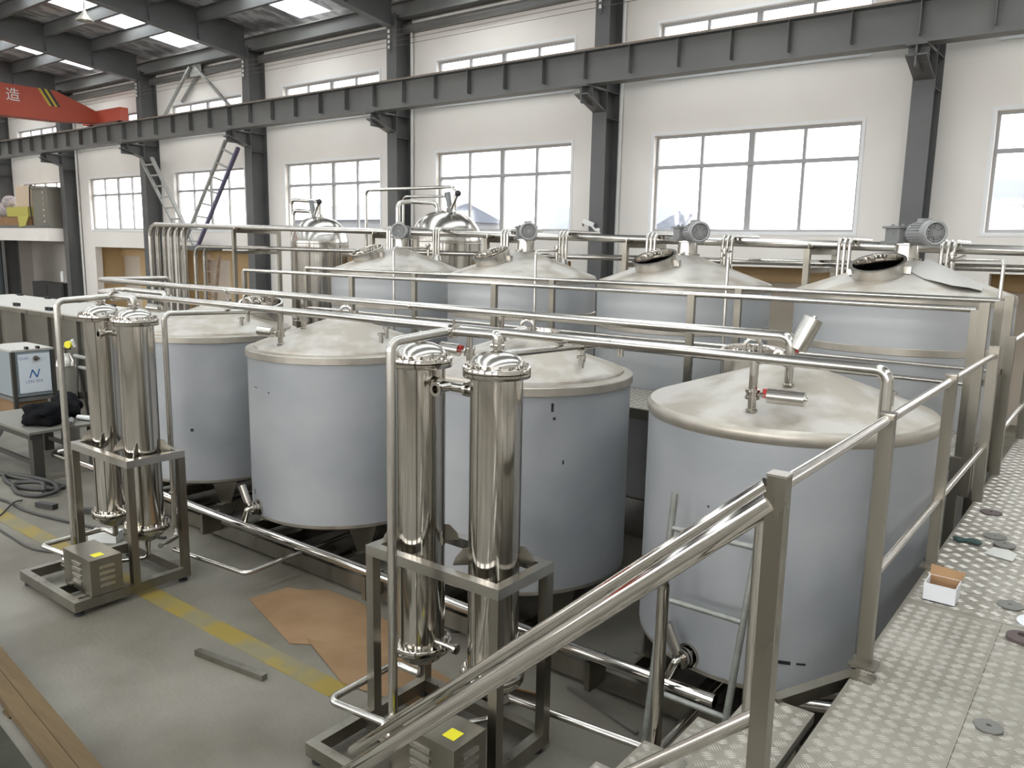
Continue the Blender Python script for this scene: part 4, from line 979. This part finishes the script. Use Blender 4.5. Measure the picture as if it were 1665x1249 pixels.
# pump with motor cover
MB().cyl((-3.0, 2.86, .24), (-2.92, 2.86, .24), .10, n=28).cyl((-3.0, 2.86, .24), (-3.04, 2.86, .24), .05, n=18).build('pump_casing', STEEL, fs)
pc = MB().box(-2.88, -2.42, 2.735, 2.985, .13, .425)
cov = pc.build('motor_cover', BRUSH, fs); ORG[cov] = ORG[fs]
for k in range(4):
    z = .19 + .05 * k
    MB().prism([(-2.72, 2.735, z), (-2.58, 2.735, z + .0), (-2.58, 2.722, z + .006), (-2.58, 2.735, z + .024), (-2.72, 2.735, z + .024), (-2.72, 2.722, z + .006)][:2] + [(-2.58, 2.735, z + .024), (-2.72, 2.735, z + .024)], (0, -.008, 0)).build('louvre', SATIN, cov)
    MB().prism([(-2.42, 2.80, z), (-2.42, 2.92, z), (-2.42, 2.92, z + .024), (-2.42, 2.80, z + .024)], (.008, 0, 0)).build('louvre', SATIN, cov)
MB().box(-2.56, -2.48, 2.80, 2.88, .425, .427).build('warning_sticker', STICKER, cov)
MB().box(-2.882, -2.88, 2.77, 2.86, .32, .40).build('warning_sticker', STICKER, cov)
# suction loop
MB().tube([(-3.04, 2.86, .27), (-3.44, 2.79, .29), (-3.44, 3.33, .29), (HL, HY, .29), (HL, HY, .34)], .023, .05, n=14).build('suction_loop', SATIN, fs)
MB().tube([(HR, HY, .32), (HR, HY, .22), (-2.80, HY - .16, .2), (-3.0, 2.9, .2)], .018, .04, n=12).build('drain_line', SATIN, fs)
DXF = -3.79
fs2 = clone(fs, (DXF, 0, 0), 'polished twin filter skid with pump near the workbench')
def outlet(dx, label):
    t = thing('filter_outlet_pipe', label, 'pipe', (-2.96 + dx, 3.75, 0), 'filter outlet pipes')
    MB().tube([(HR + dx + .02, HY + .10, .30), (-2.96 + dx + .02, 3.75, .22), (-2.96 + dx, 3.75, .3), (-2.96 + dx, 3.75, 2.27), (-2.96 + dx, 5.16, 2.23), (-2.96 + dx, 5.16, 2.12)], .024, .06, n=14).build('pipe', SATIN, t)
    MB().cyl((-2.96 + dx, 3.75, .62), (-2.96 + dx, 3.75, .645), .04, n=16).cyl((-2.96 + dx, 4.6, 2.246), (-2.96 + dx, 4.62, 2.245), .036, n=14).build('clamp', STEEL, t)
outlet(0, 'steel outlet pipe rising behind the filter skid by the stairs')
outlet(DXF, 'steel outlet pipe rising beside the filter skid near the workbench')
for dx, lb in ((0, 'stairs'), (DXF, 'workbench')):
    tag(MB().tube([(HR + dx - .1, 3.62, .18), (-1.80 + dx, 3.70, .185), (-1.80 + dx, 4.9, .225)], .022, .06, n=12).build('floor_pipe', SATIN), 'low floor pipe from the filter skid by the %s to the tanks' % lb, 'pipe', 'low floor pipes')

# ================================================================== left background: trough, cabinet, bench, cylinder
tr = thing('lidded_trough', 'long stainless lidded trough tank behind the filter skid', 'trough', (-16.5, 7.2, 0))
MB().box(-20.8, -12.4, 6.62, 7.85, .2, 1.52).build('body', TROUGH, tr)
for i in range(6):
    a = -20.9 + i * 1.43
    MB().quadbox([(a, 6.54, 1.55), (a + 1.42, 6.54, 1.55), (a + 1.42, 7.92, 1.55), (a, 7.92, 1.55), (a, 6.54, 1.575), (a + 1.42, 6.54, 1.575), (a + 1.42, 7.92, 1.60), (a, 7.92, 1.60)]).build('lid_panel', TROUGHL, tr)
    for y in (6.62, 7.8):
        for d in (.5, .62): MB().box(a + d, a + d + .07, y, y + .07, 1.575, 1.64).build('hinge', RUBBER, tr)
MB().box(-20.85, -12.35, 6.57, 7.9, 1.47, 1.55).build('rim', BRUSH, tr)
for i in range(8): MB().box(-20.6 + 1.15 * i, -20.5 + 1.15 * i, 6.56, 6.62, .2, 1.47).build('rib', TROUGH, tr)
for x in (-20.5, -17.9, -15.3, -12.7):
    for y in (6.7, 7.77): MB().box(x - .05, x + .05, y - .05, y + .05, 0, .2).build('leg', BENCH, tr)
cb = thing('control_cabinet', 'square steel cabinet still covered in printed blue film', 'cabinet', (-14.4, 5.55, 0))
CX0, CX1, CY0, CY1 = -15.1, -14.1, 5.25, 5.85
MB().box(CX0, CX1, CY0, CY1, .36, 1.10).build('body', CABSIDE, cb)
MB().box(CX0 - .02, CX1 + .02, CY0 - .02, CY1 + .02, 1.10, 1.13).build('top', TROUGHL, cb)
for (x, y) in ((CX0, CY0), (CX1, CY0), (CX0, CY1), (CX1, CY1)): MB().box(x - .03, x + .03, y - .03, y + .03, 0, 1.10).build('corner_post', BENCH, cb)
MB().box(CX0, CX1, CY0, CY1, .28, .34).build('lower_shelf', GREYL, cb)
d = MB().box(CX1 + .0, CX1 + .025, CY0 + .07, CY1 - .05, .42, 1.05).build('door', CABFILM, cb); ORG[d] = ORG[cb]
fx = CX1 + .027
text_mesh('film_print', 'N', .20, BLUEINK, d, (fx, 5.53, .72), (0, 1, 0), (0, 0, 1), .001, .35)
text_mesh('film_print', 'LEN 304', .075, BLUEINKP, d, (fx, 5.54, .60), (0, 1, 0), (0, 0, 1), .001)
text_mesh('film_print', 'QUA', .07, BLUEINKP, d, (fx, 5.40, .99), (0, 1, 0), (0, 0, 1), .001)
MB().cyl((fx - .002, 5.58, .98), (fx + .03, 5.58, .98), .04, n=18).obox((fx + .04, 5.58, .975), (.02, .1, .03)).build('latch', STEEL, d)
for y in (5.45, 5.62): MB().box(CX1 - .05, CX1 + .03, y, y + .04, 1.13, 1.17).build('hinge', RUBBER, cb)
tag(MB().box(-14.9, -14.15, 5.3, 5.75, 0.0, .27).build('brown_carton', CARD), 'brown carton under the film covered cabinet', 'carton')
gc = thing('gas_cylinder', 'pale grey gas cylinder with regulator behind the filter skid', 'gas cylinder', (-11.7, 5.02, 0))
MB().lathe([(.0, 0), (.115, .0), (.12, .02), (.12, 1.12), (.10, 1.22), (.05, 1.29), (.035, 1.30), (.035, 1.34), (0, 1.34)], (-11.7, 5.02, 0), 32).build('body', mat('cylinder_grey', (.17, .16, .135), .5), gc)
MB().lathe([(.125, 1.16), (.11, 1.24), (.06, 1.33), (.055, 1.34)], (-11.7, 5.02, 0), 24).build('shoulder_cap', SATIN, gc)
MB().cyl((-11.7, 5.02, 1.34), (-11.7, 5.02, 1.43), .025, n=12).cyl((-11.72, 4.96, 1.41), (-11.68, 5.10, 1.41), .03, n=12).build('valve', STEEL, gc)
MB().cyl((-11.62, 5.06, 1.46), (-11.60, 5.02, 1.46), .05, n=18).build('yellow_gauge', STICKER, gc)
MB().cyl((-11.56, 5.1, 1.43), (-11.54, 5.06, 1.53), .02, n=10).build('white_gauge', WHITEP, gc)
# pipe trestle behind the cylinder
t = thing('pipe_trestle', 'steel pipe trestle in front of the trough tank', 'trestle', (-12.1, 5.8, 0))
for z in (1.05, .88): MB().tube([(-13.4, 5.9, z), (-11.2, 5.9, z)], .03, n=10).build('rail', GALV, t)
for (a, b) in (((-11.3, 5.9, 1.0), (-11.0, 5.7, 0)), ((-11.3, 5.9, 1.0), (-11.5, 6.1, 0)), ((-13.3, 5.9, 1.0), (-13.1, 5.7, 0)), ((-13.3, 5.9, 1.0), (-13.5, 6.1, 0))): MB().tube([a, b], .025, n=8).build('leg', BENCH, t)
tag(MB().lathe([(0, .36), (.16, .36), (.17, .40), (.17, .62), (.12, .68), (0, .68)], (-13.0, 5.35, -.36), 24).build('blue_bucket', BLUEPL), 'small blue plastic drum on the floor behind the filters', 'drum')
dr = thing('grey_motor_drum', 'grey drum shaped machine on a base plate beside the workbench', 'machine', (-12.9, 4.25, 0))
MB().cyl((-13.3, 4.1, .28), (-12.6, 4.3, .28), .26, n=28).build('drum', GREYL, dr)
MB().obox((-12.95, 4.2, .60), (.9, .14, .05), Euler((0, .15, .3)).to_matrix()).build('arm', GALV, dr)
MB().box(-13.2, -12.7, 4.0, 4.4, 0, .05).build('base', BENCH, dr)
# workbench
wb = thing('iron_workbench', 'low iron workbench with thick legs and black bags on top', 'workbench', (-10.7, 4.35, 0))
MB().box(-11.9, -10.3, 3.95, 4.85, .57, .60).build('top', mat('bench_top', (.20, .19, .165), .5, .4), wb)
for (x, y) in ((-11.8, 4.05), (-10.4, 4.05), (-11.8, 4.75), (-10.4, 4.75)): MB().box(x - .06, x + .06, y - .06, y + .06, 0, .57).build('leg', BENCH, wb)
for y in (4.05, 4.75): MB().box(-11.74, -10.46, y - .02, y + .02, .15, .2).build('brace', BENCH, wb)
MB().box(-11.85, -10.35, 3.97, 4.0, .50, .57).build('apron', BENCH, wb)
from mathutils import noise as mnoise
def bag(name, label, c, sx, sy, sz, seed):
    random.seed(seed)
    m = MB().sphere((0, 0, 0), 1, 32, 20)
    v = []
    for p in m.v:
        f = 1 + .38 * mnoise.noise(Vector(p) * 1.7 + Vector((seed, 0, 0))) + .14 * mnoise.noise(Vector(p) * 4.5 + Vector((0, seed, 0)))
        v.append((c[0] + p[0] * sx * f, c[1] + p[1] * sy * f, c[2] + max(p[2] * f, -.72) * sz))
    m.v = v; o = m.build(name, BAGB, angle=80); o.location.z = c[2] - .72 * sz if False else .60
    tag(o, label, 'bag')
bag('black_cloth_bag', 'lumpy black cloth bag on the near end of the workbench', (-10.75, 4.30, .75), .30, .22, .15, 3)
bag('black_tool_bag', 'darker black bag toward the back of the workbench', (-11.05, 4.72, .78), .36, .12, .17, 8)
for (x, y, a, lb) in ((-10.5, 4.72, .4, 'white'), (-10.42, 4.48, -.5, 'pale grey')):
    R = Euler((0, 0, a)).to_matrix()
    t = thing('hand_grinder', '%s angle grinder lying on the workbench' % lb, 'grinder', (x, y, .6))
    MB().cyl(Vector((x, y, .635)) + R @ Vector((-.14, 0, 0)), Vector((x, y, .635)) + R @ Vector((.1, 0, 0)), .033, n=14).build('body', WHITEP if a > 0 else GALV, t)
    MB().cyl(Vector((x, y, .61)) + R @ Vector((.14, 0, 0)), Vector((x, y, .62)) + R @ Vector((.14, 0, 0)), .06, n=18).cyl(Vector((x, y, .62)) + R @ Vector((.14, 0, 0)), Vector((x, y, .66)) + R @ Vector((.13, 0, 0)), .03, n=12).build('disc_head', DISC, t)
# hoses on the floor
def hose(name, label, pts, r):
    P = [Vector((p[0], p[1], r + .001 + (p[2] if len(p) > 2 else 0))) for p in pts]; out = []
    for i in range(len(P) - 1):
        a, b, c, d = P[max(i - 1, 0)], P[i], P[i + 1], P[min(i + 2, len(P) - 1)]
        for k in range(6):
            t = k / 6; out.append(.5 * ((2 * b) + (c - a) * t + (2 * a - 5 * b + 4 * c - d) * t * t + (3 * b - a - 3 * c + d) * t ** 3))
    out.append(P[-1]); tag(MB().tube(out, r, n=8).build(name, HOSE, angle=80), label, 'hose', 'hoses on the floor')
hose('coiled_hose', 'thick dark hose lying in a loose coil on the floor', [(-12.6, 3.72), (-11.4, 3.78), (-10.7, 3.82), (-10.0, 4.02), (-9.72, 4.05), (-9.8, 3.85), (-10.15, 3.7), (-10.6, 3.75), (-10.75, 3.84), (-10.4, 3.92, .03), (-9.9, 4.0, .03), (-9.55, 3.9, .02), (-9.6, 3.7), (-9.9, 3.62), (-10.2, 3.72, .02), (-9.95, 3.9, .04), (-9.65, 3.8, .02)], .025)
hose('power_cable', 'thin dark cable snaking from the coil toward the filters', [(-11.5, 3.2), (-10.4, 3.3), (-9.7, 3.42), (-9.2, 3.42), (-8.7, 3.5), (-8.2, 3.62), (-7.7, 3.75), (-7.3, 3.95)], .014)
hose('thin_cable', 'thin cable looping across the yellow floor line', [(-9.6, 3.55), (-9.48, 3.42, .03), (-9.3, 3.25), (-9.0, 3.05), (-8.4, 3.0), (-7.9, 3.02), (-7.4, 3.3), (-7.2, 3.6)], .009)
t = thing('cable_plug', 'dark cable coupling lying among the hoses', 'plug', (-9.1, 3.45, 0))
MB().obox((-9.15, 3.62, .03), (.26, .07, .055), Euler((0, 0, .3)).to_matrix()).build('body', HOSE, t)
t = thing('cable_plug', 'second dark cable coupling near the filter leg', 'plug', (-8.6, 3.75, 0))
MB().obox((-8.65, 3.82, .03), (.2, .06, .05), Euler((0, 0, .5)).to_matrix()).build('body', HOSE, t)
tag(MB().obox((-7.70, 3.56, .05), (.28, .14, .10), Euler((0, 0, .6)).to_matrix()).build('white_box', WHITEP), 'small white box on the floor behind the filter leg', 'box')
tag(MB().obox((-8.0, 3.98, .03), (.12, .08, .05), Euler((0, 0, .2)).to_matrix()).build('orange_block', mat('orange', (.6, .25, .03), .6)), 'small orange block on the floor behind the filters', 'block')
# cardboard on the floor
def sheet(pts, z, name, label, m=CARD, th=.006, cat='cardboard'):
    tag(MB().prism([(x, y, z) for (x, y) in pts], (0, 0, th)).build(name, m), label, cat, 'flattened cardboard sheets' if cat == 'cardboard' else None)
sheet([(-5.50, 3.66), (-5.44, 4.0), (-5.3, 4.05), (-5.15, 4.18), (-4.75, 4.20), (-4.42, 4.12), (-3.75, 4.02), (-3.62, 3.78), (-4.42, 3.55), (-4.62, 3.40)], .002, 'cardboard_sheet', 'darker large flattened cardboard sheet in front of the tank skid')
sheet([(-4.58, 3.52), (-3.60, 3.80), (-3.2, 3.75), (-3.05, 3.45), (-3.55, 3.34), (-3.90, 3.28)], .0085, 'cardboard_sheet', 'paler smaller cardboard sheet overlapping the larger one')
tag(MB().prism([(-3.2, 3.78, .0), (-2.95, 3.9, 0), (-2.85, 3.8, .06), (-3.05, 3.68, .05)], (0, 0, .006)).prism([(-3.1, 3.95, .0), (-2.8, 4.0, 0), (-2.75, 3.92, .07), (-3.0, 3.86, .06)], (0, 0, .006)).build('crumpled_card', CARDD), 'crumpled brown card scraps beside the filter skid', 'cardboard')
tag(MB().bar((-5.0, 2.89, .02), (-4.34, 2.985, .02), .045, .04).build('steel_offcut', BRUSH), 'short square steel bar lying on the open floor', 'steel bar')
tag(MB().bar((-2.70, 4.20, .01), (-2.09, 4.03, .01), .03, .02).build('flat_bar', DARKSTEEL), 'flat steel strip on the floor by the tank skid', 'steel bar')
# planks at the lower left with timber supports below
for k, (a, b, lb) in enumerate((((-8.2, 2.272), (-3.6, 1.797), 'plank on the side facing the filters'), ((-8.2, 2.176), (-3.6, 1.701), 'plank on the side away from the filters'))):
    t = MB().bar((a[0], a[1] - .08, .045), (b[0], b[1] - .08, .045), .092, .05).build('wooden_plank', WOOD)
    tag(t, 'long worn wooden ' + lb, 'plank', 'planks on the floor')
for k, x in enumerate((-7.3, -5.2, -3.9)):
    tag(MB().box(x - .05, x + .05, 1.58 + .15 * (2 - k), 1.76 + .15 * (2 - k), 0, .019).build('timber_batten', WOOD), ['far', 'middle', 'near'][k] + ' timber batten under the planks', 'batten')
tag(MB().prism([(-6.0, 1.2, 0), (-3.3, .95, 0), (-3.2, 1.45, 0), (-4.4, 1.6, 0), (-6.6, 1.8, 0)], (0, 0, .012)).build('dark_tarpaulin', mat('tarp', (.035, .037, .028), .95, 0, (.06, .06, .047), 3, 4, spec=.1)), 'dark greenish tarpaulin beside the planks', 'tarpaulin')

# ================================================================== litter on the walkway
def disc(name, label, x, y, r, m, h=.012, hole=.25, rot=(0, 0, 0), z=WZ + .003):
    t = MB().lathe([(r * hole, 0), (r, 0), (r, h * .6), (r * .55, h), (r * hole, h), (r * hole, 0)], (x, y, z), 32).build(name, m); tag(t, label, 'disc', 'grinding discs on the walkway')
disc('grinding_disc', 'dark brown thick grinding disc on the walkway', -.215, 3.86, .062, DISC, .022, .35)
disc('grinding_disc', 'worn grey flap disc with centre hole on the walkway', -.232, 3.03, .045, DISCG, .008, .2)
disc('grinding_disc', 'thin dark cutting disc near the corner posts', -.572, 5.74, .062, DISC, .006, .15)
disc('grinding_disc', 'grey olive disc beside the paper scrap', -.49, 5.25, .062, DISCG, .004, .12)
disc('grinding_disc', 'small grey disc lying on another disc edge', -.425, 5.10, .055, DISCG, .012, .15, z=WZ + .008)
disc('grinding_disc', 'grey disc half under a white sheet', -.30, 4.22, .055, DISCG, .006, .15)
disc('white_sheet_disc', 'round white paper disc on the walkway', -.16, 4.08, .10, PAPER, .004, .05)
cbx = thing('small_carton', 'small white carton with brown open flap on the walkway', 'carton', (-.57, 4.12, WZ))
MB().box(-.635, -.50, 4.03, 4.035, WZ + .002, WZ + .085).box(-.635, -.50, 4.16, 4.165, WZ + .002, WZ + .085).box(-.635, -.631, 4.035, 4.16, WZ + .002, WZ + .085).box(-.504, -.50, 4.035, 4.16, WZ + .002, WZ + .085).box(-.635, -.50, 4.03, 4.165, WZ + .002, WZ + .006).build('tray', PAPER, cbx)
MB().prism([(-.635, 4.165, WZ + .085), (-.50, 4.165, WZ + .085), (-.49, 4.21, WZ + .11), (-.64, 4.21, WZ + .12)], (0, .004, 0)).box(-.63, -.505, 4.158, 4.16, WZ + .01, WZ + .085).build('flap', CARDD, cbx)
gl = MB().sphere((0, 0, 0), 1, 14, 8); gl.v = [(-.60 + p[0] * .075 + .02 * p[1], 5.03 + p[1] * .032 + .015 * math.sin(5 * p[0]), WZ + .003 + (p[2] + 1) * .012) for p in gl.v]
tag(gl.build('cloth_rag', GREENC, angle=80), 'dark green cloth rag on the walkway', 'rag')
tag(MB().prism([(-.50, 4.90, WZ + .003), (-.36, 4.86, WZ + .003), (-.35, 4.98, WZ + .006), (-.40, 5.05, WZ + .003), (-.47, 5.04, WZ + .003)], (0, 0, .002)).build('paper_scrap', mat('translucent_scrap', (.55, .54, .50), .5)), 'pale film scrap beside the rag on the walkway', 'scrap')
t = thing('bolt_plate', 'small bolted base plate at the foot of the walkway post', 'plate', (-.61, 3.1, WZ))
MB().box(-.70, -.62, 3.06, 3.13, WZ, WZ + .008).build('plate', BRUSH, t); MB().cyl((-.66, 3.095, WZ + .008), (-.66, 3.095, WZ + .018), .014, n=6).build('nut', SATIN, t)
